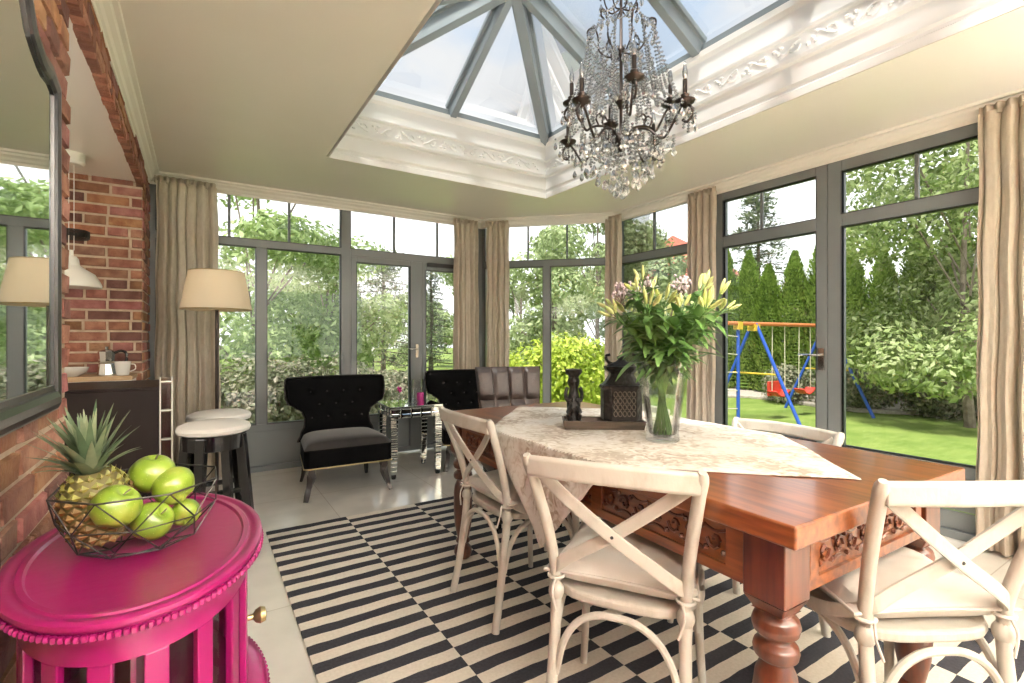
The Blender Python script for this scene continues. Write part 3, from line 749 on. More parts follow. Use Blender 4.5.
for sx in (-1, 1):
    for sy in (-1, 1):
        l = MB(); x, y = sx * (w - .028), sy * (w - .028); z = .04
        while z < .51:
            hgt = .036; q = .023 + .010 * (z / .51); l.box(x - q, x + q, y - q, y + q, z, z + hgt - .004); z += hgt
        lo = l.build('leg', 'mirror', root, bevel=.002)
        c_ = MB(); c_.box(x - .018, x + .018, y - .018, y + .018, .01, .515); c_.lathe([(.02, 0), (.02, .02), (.012, .03)], 12, (x, y, 0)); c_.build('foot', 'blackgloss', lo)
# things on it
root = thing('candle', 'magenta pillar candle on the mirrored side table', 'candle', (1.70, 4.22, .618)); 
c_ = MB(); c_.lathe([(.030, 0), (.031, .003), (.031, .085), (.028, .09), (.006, .084), (.0001, .083)], 20); c_.build('wax', 'magentawax', root)
c_ = MB(); c_.tube([(0, 0, .082), (.001, 0, .097)], .0012, 5); c_.build('wick', 'iron', root)
root = thing('glass_hurricane', 'clear glass cylinder standing behind the magenta candle', 'vase', (1.735, 4.37, .618))
c_ = MB(); c_.lathe([(.05, 0), (.052, .004), (.052, .20), (.050, .20), (.050, .008), (.0001, .008)], 24); c_.build('cylinder', 'vaseglass', root)
root = thing('flower_vase', 'tiny glass vase with a purple flower beside black wing chair', 'vase', (1.53, 4.26, .618))
c_ = MB(); c_.lathe([(.022, 0), (.026, .02), (.020, .05), (.012, .07), (.016, .08)], 16); c_.build('glass_body', 'vaseglass', root)
c_ = MB(); c_.tube(bez([(0, 0, .01), (.004, 0, .06), (-.01, 0, .11)], 4), .002, 5); c_.build('stem', 'leaf_lily', root)
c_ = MB(); rn = random.Random(2)
for k in range(16): c_.ell((-.01 + rn.uniform(-.016, .016), rn.uniform(-.016, .016), .125 + rn.uniform(-.018, .022)), (.009, .009, .007), 6, k=4)
c_.build('blossom', 'magentawax', root)
root = thing('candle_dish', 'low clear glass dish under the magenta candle side', 'dish', (1.62, 4.20, .618))
c_ = MB(); c_.lathe([(.02, 0), (.04, .006), (.048, .02), (.046, .02), (.036, .008), (.0001, .006)], 20); c_.build('bowl', 'vaseglass', root)
root['label'] = 'small clear glass dish beside the magenta candle on the mirrored table'

# ------------------------------------------------------------------ pink oval cabinet
PX, PY, PZ = -.092, 1.285, .78; pa_, pb_ = .212, .345
root = thing('display_cabinet', 'magenta oval display cabinet with glass panes and beaded edge against the brick wall', 'cabinet', (PX, PY, 0))
def oval(mb, prof, n=72): mb.lathe([(1, 0)], n) if False else None; return mb
def ovl(prof, n=72):
    """profile of (offset, z) round the oval"""
    mb = MB(); vs = []
    for o_, z in prof:
        for k in range(n):
            a = 2 * PI * k / n; vs.append(((pa_ + o_) * math.cos(a), (pb_ + o_) * math.sin(a), z))
    fs = [(j * n + k, j * n + (k + 1) % n, (j + 1) * n + (k + 1) % n, (j + 1) * n + k) for j in range(len(prof) - 1) for k in range(n)]
    fs.append(tuple(range((len(prof) - 1) * n, len(prof) * n))); fs.append(tuple(range(n))[::-1]); return mb.add(vs, fs, True)
top = ovl([(-.022, PZ - .032), (-.010, PZ - .030), (-.004, PZ - .024), (-.004, PZ - .017), (.0, PZ - .015), (.003, PZ - .009), (.002, PZ - .003), (-.003, PZ), (-.012, PZ), (-.016, PZ - .003), (-.022, PZ - .003), (-.025, PZ), (-.034, PZ), (-.038, PZ - .005), (-.044, PZ - .006)], 96)
tp = top.build('top', 'pink', root)
bd = MB(); n = 132
for k in range(n):
    a = 2 * PI * k / n; bd.ell(((pa_ + .000) * math.cos(a), (pb_ + .000) * math.sin(a), PZ - .023), .0062, 6, k=4)
bd.build('beading', 'pink', tp)
ZG0, ZG1 = .445, .70
ovl([(-.026, ZG1), (-.026, PZ - .05), (-.020, PZ - .04), (-.018, PZ - .030)], 96).build('frieze', 'pink', root)
ovl([(-.03, .0), (-.01, .01), (-.01, .06), (-.03, .07), (-.03, .385), (-.015, .40), (.010, .408), (.015, .415), (.015, .424), (.010, .430), (.0, .436), (-.022, ZG0), (-.04, ZG0 + .001)], 96).build('lower_body', 'pink', root)
bd = MB()
for k in range(n):
    a = 2 * PI * k / n; bd.ell(((pa_ + .015) * math.cos(a), (pb_ + .015) * math.sin(a), .4195), .005, 6, k=4)
bd.build('beading', 'pink', root)
# stiles and panes of the glazed upper stage
st = MB(); gz = MB(); ns = 16; zz0, zz1 = ZG0, ZG1
def op(a, o_): return ((pa_ + o_) * math.cos(a), (pb_ + o_) * math.sin(a))
for k in range(ns):
    a = 2 * PI * (k + .5) / ns; da = .020 / math.hypot(pa_ * math.sin(a), pb_ * math.cos(a))
    if k in (0, 15): da *= 1.3
    p = [op(a - da, -.042), op(a + da, -.042), op(a + da, -.026), op(a - da, -.026)]
    st.prism(p, zz0, zz1)
st.build('stile', 'pink', root, bevel=.003)
for k in range(64):
    a, b_ = 2 * PI * k / 64, 2 * PI * (k + 1) / 64; p, q = op(a, -.04), op(b_, -.04)
    gz.add([(*p, zz0), (*q, zz0), (*q, zz1), (*p, zz1)], [(0, 1, 2, 3)])
gz.build('glass_pane', 'glass', root)
inn = MB(); inn.box(-.004, .004, -.25, .25, zz0, zz1); inn.build('inner_partition', 'pink', root)
kn = MB(); kn.lathe([(.005, 0), (.005, .012), (.011, .016), (.0145, .024), (.012, .032), (.0001, .035)], 16, m=Matrix.Translation((pa_ - .030, -.02, .565)) @ Matrix.Scale(1.25, 4) @ Matrix.Rotation(PI / 2, 4, 'Y'))
kn.build('knob', 'brass', root)

# ------------------------------------------------------------------ wire fruit basket with fruit
BX, BY, BZ = -.100, 1.262, PZ - .006 + .006
root = thing('fruit_basket', 'black wire basket of geometric facets on the magenta cabinet', 'basket', (BX, BY, BZ - .006))
wb = MB(); lv = [(.050, .004, 0), (.100, .018, .5), (.132, .072, 0), (.143, .132, .5)]; nn = 8; P = []
for r, z, o_ in lv: P.append([V((r * math.cos(2 * PI * (k + o_) / nn), r * math.sin(2 * PI * (k + o_) / nn), z)) for k in range(nn)])
P.append([V((.168 * math.cos(2 * PI * k / nn), .168 * math.sin(2 * PI * k / nn), .112)) for k in range(nn)])
wr = .0015
for j in (0, 1, 2): wb.tube(P[j], wr, 5, closed=True)
for j, (o_) in enumerate((0, 1, 0)):
    for k in range(nn):
        wb.tube([P[j][k], P[j + 1][k]], wr, 5)
        wb.tube([P[j][k], P[j + 1][(k - 1) % nn if o_ == 0 else (k + 1) % nn]], wr, 5)
wb.build('wire_frame', 'iron', root)
rim = MB(); rim.tube(P[3], .0019, 6, closed=True); rim.build('rim', 'iron', root)

def appl(label, loc, rot, sc, seed):
    root = thing('apple', label, 'apple', loc, 0, 'green apples in the wire basket'); root.rotation_euler = rot; root.scale = (sc, sc, sc)
    a = MB(); pr = []
    for k in range(25):
        t = PI * k / 24; r = .046 * (math.sin(t) ** .92) * (1 + .06 * math.cos(t)); z = -.041 * math.cos(t)
        z -= .014 * math.exp(-(r / .012) ** 2) * (1 if t > PI / 2 else -.7); pr.append((max(r, .0001), z))
    a.lathe(pr, 28)
    rn = random.Random(seed); a.v = [(x * (1 + .03 * math.sin(3 * math.atan2(y, x) + seed) * (z > -.01)), y * (1 + .03 * math.sin(3 * math.atan2(y, x) + seed) * (z > -.01)), z + .002 * math.cos(5 * math.atan2(y, x)) * (z < -.02)) for x, y, z in a.v]
    a.build('skin', M['apple'], root)
    s = MB(); s.tube(bez([(0, 0, .024), (.002, 0, .034), (.006, .001, .044)], 3), .0016, 6); s.build('stalk', 'bark', root)
def apple_mat():
    m, nt, out = new_mat('green_apple'); b = N(nt, 'ShaderNodeBsdfPrincipled', Roughness=.28); b.inputs['Coat Weight'].default_value = .3
    tc = N(nt, 'ShaderNodeTexCoord'); nz = N(nt, 'ShaderNodeTexNoise', Scale=14, Detail=4); nt.links.new(tc.outputs['Object'], nz.inputs['Vector'])
    r = ramp(nt, [(.3, (.13, .22, .02)), (.55, (.22, .32, .03)), (.75, (.36, .40, .07))]); nt.links.new(nz.outputs[0], r.inputs[0])
    vo = N(nt, 'ShaderNodeTexVoronoi', Scale=160); nt.links.new(tc.outputs['Object'], vo.inputs['Vector'])
    r2 = ramp(nt, [(.10, (1, 1, 1)), (.16, (0, 0, 0))]); nt.links.new(vo.outputs[0], r2.inputs[0])
    mx = N(nt, 'ShaderNodeMix', data_type='RGBA'); nt.links.new(r2.outputs[0], mx.inputs[0]); nt.links.new(r.outputs[0], mx.inputs[6]); mx.inputs[7].default_value = (.40, .46, .17, 1)
    nt.links.new(mx.outputs[2], b.inputs['Base Color']); nt.links.new(b.outputs[0], out.inputs[0]); return m
M['apple'] = apple_mat()
AP = [((-.018, -.068, .075), (.3, .5, 0), 1.0, 'green apple in front of the pineapple, leaning on the basket wires'),
      ((.045, -.028, .050), (.9, -.2, 1), .92, 'green apple low in the basket front, under the others'),
      ((.082, .028, .090), (-1.0, -.5, .6), .98, 'green apple with its stalk hollow facing out, nearest the basket rim by the rug'),
      ((.040, .062, .110), (.1, .1, 0), 1.05, 'green apple highest in the basket, behind the others'),
      ((.108, .032, .040), (.5, .9, 2), .72, 'small green apple half hidden at the basket edge below another')]
for k, (p, r, s, lb) in enumerate(AP): appl(lb, (BX + p[0] * .88 - .019, BY + p[1] * .88 + .016, BZ + p[2] * .9 + (.028, .0, .018, .026, .0)[k]), r, s * .92, k + 1)

# pineapple
root = thing('pineapple', 'whole pineapple with spiky green crown standing in the wire basket', 'pineapple', (BX - .062, BY + .020, BZ + .020)); root.rotation_euler = (R(3), R(-9), .4); root.scale = (.9, .9, .9)
pm, nt, out = new_mat('pineapple_skin'); b = N(nt, 'ShaderNodeBsdfPrincipled', Roughness=.6); at = N(nt, 'ShaderNodeAttribute', attribute_name='bc'); nt.links.new(at.outputs[0], b.inputs['Base Color']); nt.links.new(b.outputs[0], out.inputs[0]); M['pine'] = pm
bo = MB()
def pr_(z): t = z / .155; return .064 * (1 - abs(2 * t - .92) ** 3.2 * .45)
rn = random.Random(5); rows, per = 11, 13
bo.lathe([(pr_(z) * .94, z) for z in [.155 * k / 14 for k in range(15)]], 24); bo.c = [(.12, .10, .03)] * len(bo.f)
for j in range(rows):
    for k in range(per):
        a = 2 * PI * (k + .5 * (j % 2)) / per; z = .155 * (j + .5) / rows; r = pr_(z)
        ct = V((r * math.cos(a), r * math.sin(a), z)); nr = V((math.cos(a), math.sin(a), 0)); tg = V((-math.sin(a), math.cos(a), 0)); hh, ww = .0095, .0150 * r / .064
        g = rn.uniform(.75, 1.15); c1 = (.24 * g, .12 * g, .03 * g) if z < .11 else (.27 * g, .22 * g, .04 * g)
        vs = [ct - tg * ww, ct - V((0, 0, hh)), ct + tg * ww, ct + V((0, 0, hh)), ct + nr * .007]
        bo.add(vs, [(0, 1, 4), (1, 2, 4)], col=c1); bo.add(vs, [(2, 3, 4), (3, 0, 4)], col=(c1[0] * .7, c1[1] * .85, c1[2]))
        bo.add([ct + nr * .007 + tg * .002, ct + nr * .007 - tg * .002, ct + nr * .010 + V((0, 0, .008))], [(0, 1, 2)], col=(.42, .32, .16))
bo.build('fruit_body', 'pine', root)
cr = MB()
M['pineleaf'] = leafmat('pineapple_crown_leaf', (.05, .09, .04), (.10, .15, .075), (.26, .30, .18), 20, .12)
for k in range(58):
    t = k / 58; a = k * 2.39996; el = .72 + .75 * t ** .8; L = .92 * (.09 + .055 * math.sin(PI * min(1, t * 1.1))) * rn.uniform(.85, 1.1)
    w0 = .011; d = V((math.cos(a) * math.cos(el), math.sin(a) * math.cos(el), math.sin(el))); sd = V((-math.sin(a), math.cos(a), 0)); pth = []
    for q in range(7):
        s = q / 6; pth.append(V((0, 0, .150 + .025 * t)) + V((math.cos(a), math.sin(a), 0)) * .014 * (1 - t) + d * L * s + V((0, 0, .035 * s * s * (1 - 2.0 * (1 - t)))) + V((math.cos(a), math.sin(a), 0)) * .018 * s * s)
    vs = []
    for q, p in enumerate(pth): w = w0 * (1 - (q / 6) ** 1.6) + .0004; up_ = V((0, 0, 1)); vs += [p - sd * w, p - V((0, 0, .004)) * (1 - q / 6) , p + sd * w]
    g = rn.random()
    cr.add(vs, [(q * 3 + i_, q * 3 + i_ + 1, q * 3 + i_ + 4, q * 3 + i_ + 3) for q in range(6) for i_ in (0, 1)], True, col=(g, g, g))
cr.build('leaf_crown', 'pineleaf', root)
# ------------------------------------------------------------------ wall mirror
root = thing('wall_mirror', 'large wall mirror with ornate black frame on brick wall above the magenta cabinet', 'mirror', (XL + .012, .88, 0))
# half outline from the lower corner up, (dy, z) from the mirror's centre line; the glass edge
mh = [(.845, 1.075), (.845, 1.835), (.80, 1.845), (.745, 1.84), (.71, 1.845), (.66, 1.86), (.625, 1.875), (.60, 1.91), (.56, 1.965), (.48, 2.03), (.38, 2.08), (.25, 2.12), (.12, 2.14)]
outl = [(d, z) for d, z in mh] + [(-d, z) for d, z in mh[::-1]]
mb = MB(); mb.add([(.012, d, z) for d, z in outl], [tuple(range(len(outl)))]); mb.build('mirror_glass', 'mirror', root)
def off(poly, o_):
    n = len(poly); res = []
    for i_ in range(n):
        p0, p1, p2 = V(poly[i_ - 1]), V(poly[i_]), V(poly[(i_ + 1) % n]); d1 = (p1 - p0).normalized(); d2 = (p2 - p1).normalized()
        n1, n2 = V((d1.y, -d1.x)), V((d2.y, -d2.x)); nn_ = (n1 + n2); nn_ = nn_ / max(nn_.dot(n1), .6); res.append(p1 + nn_ * o_)
    return res
fp = [(-.004, .008), (-.003, .016), (.010, .014), (.014, .020), (.028, .024), (.046, .022), (.058, .016), (.062, .012), (.066, .012), (.068, .0)]
vs = []; n = len(outl); k = len(fp)
offs = [off(outl, o_) for o_, h_ in fp]
for i_ in range(n):
    for q in range(k): p = offs[q][i_]; vs.append((fp[q][1], p.x, p.y))
mb = MB(); mb.add(vs, [(i_ * k + q, ((i_ + 1) % n) * k + q, ((i_ + 1) % n) * k + q + 1, i_ * k + q + 1) for i_ in range(n) for q in range(k - 1)])
mb.build('frame', mat('black_silver_frame', (.012, .012, .013), .3, coat=.3), root)
# ------------------------------------------------------------------ floor lamp, bar stools
LX, LY = .106, 3.93
root = thing('floor_lamp', 'floor lamp with wide cream drum shade on slim dark pole behind bar stools', 'lamp', (LX, LY, 0))
mb = MB(); mb.lathe([(.13, 0), (.13, .012), (.11, .022), (.02, .030), (.012, .04)], 32); mb.build('base', 'darkwood', root)
mb = MB(); mb.tube([(0, 0, .03), (0, 0, 1.46)], .0115, 10); mb.lathe([(.012, 1.40), (.024, 1.405), (.024, 1.43), (.014, 1.44)], 14); mb.build('pole', 'bronze', root)
mb = MB(); mb.lathe([(.212, 1.395), (.2125, 1.40), (.166, 1.652), (.165, 1.657)], 48); mb.build('lamp_shade', 'shade', root, solid=.003)
mb = MB(); mb.tube([(.213 * math.cos(a), .213 * math.sin(a), 1.398) for a in [2 * PI * k / 40 for k in range(40)]], .0035, 6, closed=True); mb.tube([(.166 * math.cos(a), .166 * math.sin(a), 1.655) for a in [2 * PI * k / 40 for k in range(40)]], .003, 6, closed=True)
for k in range(3): a = 2 * PI * k / 3; mb.tube([(0, 0, 1.64), (.165 * math.cos(a), .165 * math.sin(a), 1.652)], .002, 5)
mb.tube([(0, 0, 1.46), (0, 0, 1.64)], .004, 6); mb.build('shade_ring', 'brass', root)
M['bulb'] = emis('lit_bulb', (1, .88, .70), 1.7)
mb = MB(); mb.ell((0, 0, 1.52), .032, 14); mb.build('bulb', 'bulb', root)

def stool(label):
    root = thing('bar_stool', label, 'stool', group='black bar stools with white seats')
    s = MB(); s.lathe([(.0001, .668), (.150, .668), (.172, .676), (.178, .692), (.172, .708), (.14, .722), (.0001, .727)], 40); s.build('seat', 'seatwhite', root)
    a = MB(); a.lathe([(.135, .585), (.150, .59), (.152, .665), (.14, .668)], 32); a.build('seat_ring', 'blackgloss', root)
    for k in range(4):
        t = PI / 4 + k * PI / 2; l = MB(); m_ = Matrix.Rotation(t, 4, 'Z')
        w0, w1 = .019, .024
        p0, p1 = V((.205, 0, 0)), V((.135, 0, .66)); vs = []
        for p, w_ in ((p0, w0), (p1, w1)): vs += [m_ @ (p + V((dx * w_, dy * w_, 0))) for dx, dy in ((-1, -1), (1, -1), (1, 1), (-1, 1))]
        l.add(vs, [(3, 2, 1, 0), (4, 5, 6, 7), (0, 1, 5, 4), (1, 2, 6, 5), (2, 3, 7, 6), (3, 0, 4, 7)]); l.build('leg', 'blackgloss', root, bevel=.004)
    for k in range(4):
        z_ = .20 if k % 2 else .26; r_ = .205 - .07 * z_ / .66; a0 = PI / 4 + k * PI / 2; a1 = a0 + PI / 2
        b = MB(); b.flat([(r_ * math.cos(a0), r_ * math.sin(a0), z_), (r_ * math.cos(a1), r_ * math.sin(a1), z_)], .018, .03); b.build('footrest', 'blackgloss', root)
    return root
s1 = stool('black bar stool with round white seat, the nearer of two'); s1.location = (.072, 3.14, 0); s1.rotation_euler = (0, 0, .35); s1.scale = (1, 1, 1.03)
dup(s1, (.110, 3.58, 0), .1, 'black bar stool with round white seat, the farther one by floor lamp')

# bar cabinet reaching out of the kitchen opening
root = thing('bar_cabinet', 'dark bar cabinet with mirrored end post standing in the brick opening', 'cabinet', (-.75, 3.30, 0))
mb = MB(); mb.box(0, .565, 0, .55, .05, .925); mb.build('cabinet_body', 'darkpanel', root, bevel=.004)
mb = MB(); mb.box(.02, .545, .02, .53, 0, .05); mb.build('plinth', 'blackgloss', root)
mb = MB(); mb.box(-.01, .57, -.012, .56, .925, .938); mb.build('countertop', 'darkpanel', root, bevel=.003)
p_ = MB()
for q in range(6):
    z_ = .02 + q * .158; p_.box(.575, .625, .0, .012, z_, z_ + .150)
p_.box(.572, .628, .012, .05, 0, .985); p_.build('mirrored_post', mat('smoked_mirror', (.35, .33, .30), .12, metal=1), root, bevel=.004)
p_ = MB(); p_.box(.570, .576, -.004, .052, 0, .99); p_.box(.624, .630, -.004, .052, 0, .99)
for q in range(7): z_ = .012 + q * .158; p_.box(.57, .63, -.004, .052, z_, z_ + .007)
p_.build('post_edging', 'ceramic', root)

# light wooden console against the kitchen's brick wall
root = thing('wooden_console', 'narrow light wood console against brick wall, carrying cups and coffee pot', 'table', (-1.15, 4.10, 0))
mb = MB(); mb.box(0, .78, 0, .32, .925, .955); mb.build('tabletop', 'lightwood', root, bevel=.003)
mb = MB(); mb.box(.03, .75, .015, .03, .86, .925); mb.build('apron', 'ceramic', root)
for x in (.02, .745):
    for y_ in (.01, .28): m2 = MB(); m2.box(x, x + .03, y_, y_ + .03, 0, .925); m2.build('leg', 'ceramic', root)
CZ = .955
root = thing('bowl', 'low white ceramic bowl at the mirror end of the wooden console', 'bowl', (-.69, 4.20, CZ))
mb = MB(); mb.lathe([(.035, 0), (.04, .006), (.075, .028), (.088, .058), (.084, .058), (.07, .03), (.0001, .012)], 28); mb.build('bowl_body', 'ceramic', root)
root = thing('moka_pot', 'shiny stovetop coffee pot with black handle on the wooden console', 'coffee pot', (-.515, 4.20, CZ))
mb = MB(); mb.lathe([(.050, 0), (.050, .01), (.042, .075), (.040, .08), (.046, .086), (.040, .095), (.047, .155), (.046, .158)], 8, smooth=False); mb.build('pot_body', 'chrome', root)
mb = MB(); mb.lathe([(.046, .158), (.030, .170), (.008, .176), (.010, .19), (.0001, .194)], 8, smooth=False); mb.build('lid', 'chrome', root)
mb = MB(); mb.tube(bez([(.043, 0, .15), (.075, 0, .162), (.10, 0, .15), (.105, 0, .115), (.10, 0, .08)], 5), .009, 8); mb.build('handle', 'blackgloss', root)
root = thing('cup', 'white cup with handle beside the coffee pot on the console', 'cup', (-.425, 4.15, CZ))
mb = MB(); mb.lathe([(.028, 0), (.034, .004), (.040, .05), (.045, .092), (.042, .092), (.037, .05), (.0001, .01)], 24); mb.build('cup_body', 'ceramic', root)
mb = MB(); mb.tube(bez([(.04, 0, .075), (.064, 0, .07), (.066, 0, .04), (.038, 0, .025)], 5), .004, 6); mb.build('handle', 'ceramic', root)

# pendant lamp in the kitchen
root = thing('pendant_lamp', 'white enamel pendant lamp hanging in the brick opening beside mirror', 'lamp', (-.655, 3.98, 0))
mb = MB(); mb.lathe([(.0001, 2.33), (.066, 2.33), (.066, 2.275), (.055, 2.262), (.0001, 2.26)][::-1], 28); mb.build('canopy', 'enamel', root)
mb = MB(); mb.tube([(-.012, 0, 2.262), (-.012, 0, 1.74)], .0022, 5); mb.tube([(.012, 0, 2.262), (.012, 0, 1.74)], .0022, 5)
mb.build('cord', 'ceramic', root)
mb = MB(); mb.tube([(.085 * math.cos(a * .7), .085 * math.sin(a * .7), 1.815 + .0008 * a) for a in range(60)], .0035, 5); mb.build('coiled_cable', 'iron', root)
mb = MB(); mb.lathe([(.145, 1.515), (.145, 1.528), (.138, 1.548), (.112, 1.595), (.062, 1.628), (.040, 1.645), (.034, 1.685), (.024, 1.70), (.010, 1.705), (.009, 1.74)], 36); mb.build('lamp_shade', 'enamel', root, solid=.002)
mb = MB(); mb.ell((0, 0, 1.60), .03, 12); mb.build('bulb', 'bulb', root)

# ------------------------------------------------------------------ chandelier
HXc, HYc = 1.80, 1.80
root = thing('chandelier', 'dark metal candle chandelier with clear crystal drops hanging from the roof lantern', 'chandelier', (HXc, HYc, 0))
ZH0 = 2.195
mb = MB(); mb.lathe([(.0001, ZH0 - .055), (.012, ZH0 - .05), (.02, ZH0 - .03), (.032, ZH0 - .015), (.034, ZH0 + .01), (.02, ZH0 + .03), (.009, ZH0 + .045), (.008, ZH0 + .16), (.020, ZH0 + .185), (.030, ZH0 + .20), (.020, ZH0 + .22), (.009, ZH0 + .235), (.008, 2.62), (.022, 2.64), (.022, 2.66), (.008, 2.68), (.007, 2.94), (.018, 2.95), (.006, 2.97)], 16)
mb.build('stem', 'bronze', root)
mb = MB()
z_ = 2.97; q = 0
while z_ < ZR - .12:
    m_ = Matrix.Translation((0, 0, z_ + .016)) @ Matrix.Rotation(PI / 2 * (q % 2), 4, 'Z'); mb.tube([m_ @ V((.008 * math.cos(a), 0, .018 * math.sin(a))) for a in [2 * PI * k / 10 for k in range(10)]], .0025, 5, closed=True); z_ += .028; q += 1
mb.lathe([(.0001, ZR - .13), (.05, ZR - .12), (.055, ZR - .07), (.03, ZR - .05)], 16); mb.build('chain', 'bronze', root)
drops = []      # (position, kind)
NA = 8
for k in range(NA):
    a = 2 * PI * (k + .3) / NA; ca, sa = math.cos(a), math.sin(a); lift = 0 if k % 2 == 0 else .10
    def q_(r, z): return (r * ca, r * sa, ZH0 + z)
    am = MB(); Rr = .335 if k % 2 == 0 else .25
    s_ = Rr / .335
    am.tube(bez([q_(.02, .0), q_(.08 * s_, .035 + lift * .3), q_(.15 * s_, .018 + lift * .6), q_(.20 * s_, -.03 + lift), q_(.235 * s_, -.045 + lift), q_(.265 * s_, -.01 + lift), q_(.30 * s_, .045 + lift), q_(Rr, .075 + lift), q_(Rr + .03, .055 + lift), q_(Rr + .035, .02 + lift), q_(Rr + .01, -.005 + lift), q_(Rr - .012, .01 + lift)], 5), .0062, 7)
    am.tube(bez([q_(.15 * s_, .018 + lift * .6), q_(.17 * s_, .055 + lift * .6), q_(.15 * s_, .08 + lift * .6), q_(.125 * s_, .065 + lift * .6)], 4), .0045, 6)
    ar = am.build('arm', 'bronze', root)
    cp = MB(); zc_ = .085 + lift; cp.lathe([(.004, zc_ - .03), (.018, zc_ - .012), (.042, zc_), (.046, zc_ + .008), (.020, zc_ + .006), (.016, zc_ + .02), (.020, zc_ + .035), (.013, zc_ + .04), (.0001, zc_ + .04)], 14, q_(Rr, 0)); cp.build('candle_cup', 'bronze', ar)
    cn = MB(); cn.lathe([(.0105, zc_ + .035), (.0105, zc_ + .105), (.006, zc_ + .108)], 12, q_(Rr, 0)); cn.build('candle', 'bronze', ar)
    bl = MB(); bl.lathe([(.006, zc_ + .107), (.012, zc_ + .125), (.0125, zc_ + .14), (.007, zc_ + .17), (.002, zc_ + .19), (.0001, zc_ + .192)], 10, q_(Rr, 0)); bl.build('candle_bulb', 'crystal', ar)
    for j in range(5):
        b_ = a + (j - 2) * .16; drops.append(((Rr + .018) * math.cos(b_ + .0), (Rr + .018) * math.sin(b_), ZH0 + zc_ + .0, 'cup'))
# upper tier
for k in range(6):
    a = 2 * PI * k / 6 + .2; ca, sa = math.cos(a), math.sin(a)
    am = MB(); am.tube(bez([(.01 * ca, .01 * sa, 2.64), (.06 * ca, .06 * sa, 2.63), (.11 * ca, .11 * sa, 2.67), (.115 * ca, .115 * sa, 2.74), (.135 * ca, .135 * sa, 2.79), (.165 * ca, .165 * sa, 2.785), (.168 * ca, .168 * sa, 2.755), (.15 * ca, .15 * sa, 2.75)], 5), .0048, 6); am.build('upper_arm', 'bronze', root)
    am = MB(); am.tube(bez([(.01 * ca, .01 * sa, 2.86), (.05 * ca, .05 * sa, 2.85), (.075 * ca, .075 * sa, 2.89), (.09 * ca, .09 * sa, 2.94), (.105 * ca, .105 * sa, 2.925)], 5), .004, 6); am.build('upper_arm', 'bronze', root)
def crystal(mb, x, y, z, L=.045, w=.014):
    # faceted almond drop hanging from (x,y,z)
    mb.lathe([(.0001, -L - .012), (w * .8, -L * .78 - .012), (w, -L * .55 - .012), (w * .35, -L * .12 - .012), (.0001, -.012)], 6, (x, y, z), smooth=False)
def bead(mb, x, y, z, r=.006):
    r *= 1.25; mb.lathe([(.0001, -r), (r, -r * .3), (r, r * .3), (.0001, r)], 6, (x, y, z), smooth=False)
rn = random.Random(8)
def string(mb, p0, p1, sag, n):
    for i_ in range(1, n): t = i_ / n; p = V(p0).lerp(V(p1), t); bead(mb, p.x, p.y, p.z - sag * 4 * t * (1 - t), .0058)
cnt = 0
for x, y_, z_, kd in drops:
    m_ = MB()
    for j in range(rn.choice((1, 2, 3))): bead(m_, x, y_, z_ - .012 - .013 * j, .0055); 
    crystal(m_, x, y_, z_ - .013 * (j + 1) - .005, rn.uniform(.035, .055), .012); m_.build('crystal_drop', 'crystal', root)
# lower cascades of larger drops
for ring, (rr, zz, nn2, LL) in enumerate(((.20, -.075, 14, .055), (.145, -.125, 12, .06), (.085, -.175, 9, .06), (.03, -.215, 5, .065))):
    for k in range(nn2):
        a = 2 * PI * (k + .5 * ring) / nn2 + rn.uniform(-.1, .1); x, y_ = rr * math.cos(a), rr * math.sin(a); z2 = ZH0 + zz + rn.uniform(-.02, .02)
        m_ = MB(); string(m_, (x * .45, y_ * .45, ZH0 - .0), (x, y_, z2), .008, 7); crystal(m_, x, y_, z2, LL * rn.uniform(.75, 1.1), .0165); m_.build('crystal_drop', 'crystal', root)
for k in range(NA):
    a = 2 * PI * (k + .3) / NA; ra = .335 if k % 2 == 0 else .25; la = 0 if k % 2 == 0 else .10
    for fr_, dz in ((.35, .02), (.6, -.03), (.8, -.03)):
        for q in (-.12, .12):
            m_ = MB(); x, y_ = ra * fr_ * math.cos(a + q), ra * fr_ * math.sin(a + q); z2 = ZH0 + dz + la * fr_
            for j in range(4): bead(m_, x, y_, z2 - .006 - .0125 * j, .006)
            crystal(m_, x, y_, z2 - .05, .045, .0135); m_.build('crystal_drop', 'crystal', root)
# bead swags and curtains of beads
m_ = MB()
for k in range(NA):
    a, b_ = 2 * PI * (k + .3) / NA, 2 * PI * (k + 1.3) / NA; ra = .335 if k % 2 == 0 else .25; rb = .25 if k % 2 == 0 else .335; la = 0 if k % 2 == 0 else .10; lb_ = .10 - la
    string(m_, (ra * math.cos(a), ra * math.sin(a), ZH0 + .085 + la), (rb * math.cos(b_), rb * math.sin(b_), ZH0 + .085 + lb_), .05, 18)
    string(m_, (ra * math.cos(a), ra * math.sin(a), ZH0 + .10 + la), (.02 * math.cos(a), .02 * math.sin(a), 2.64), .05, 24)
    for q in (-.9, -.45, .0, .45): string(m_, (ra * .55 * math.cos(a + q), ra * .55 * math.sin(a + q), ZH0 + .16), ((ra * .45) * math.cos(a + q), ra * .45 * math.sin(a + q), ZH0 + .42), .03, 14)
    for q in (-.4, 0, .4): string(m_, (.16 * math.cos(a + q), .16 * math.sin(a + q), 2.76), (ra * .9 * math.cos(a + q), ra * .9 * math.sin(a + q), ZH0 + .12 + la), .04, 22)
    for q in (-.06, .0, .06): string(m_, ((ra + .0) * math.cos(a + q * 3), ra * math.sin(a + q * 3), ZH0 + .07 + la), (ra * .98 * math.cos(a + q * 3), ra * .98 * math.sin(a + q * 3), ZH0 - .04 + la), 0, 8)
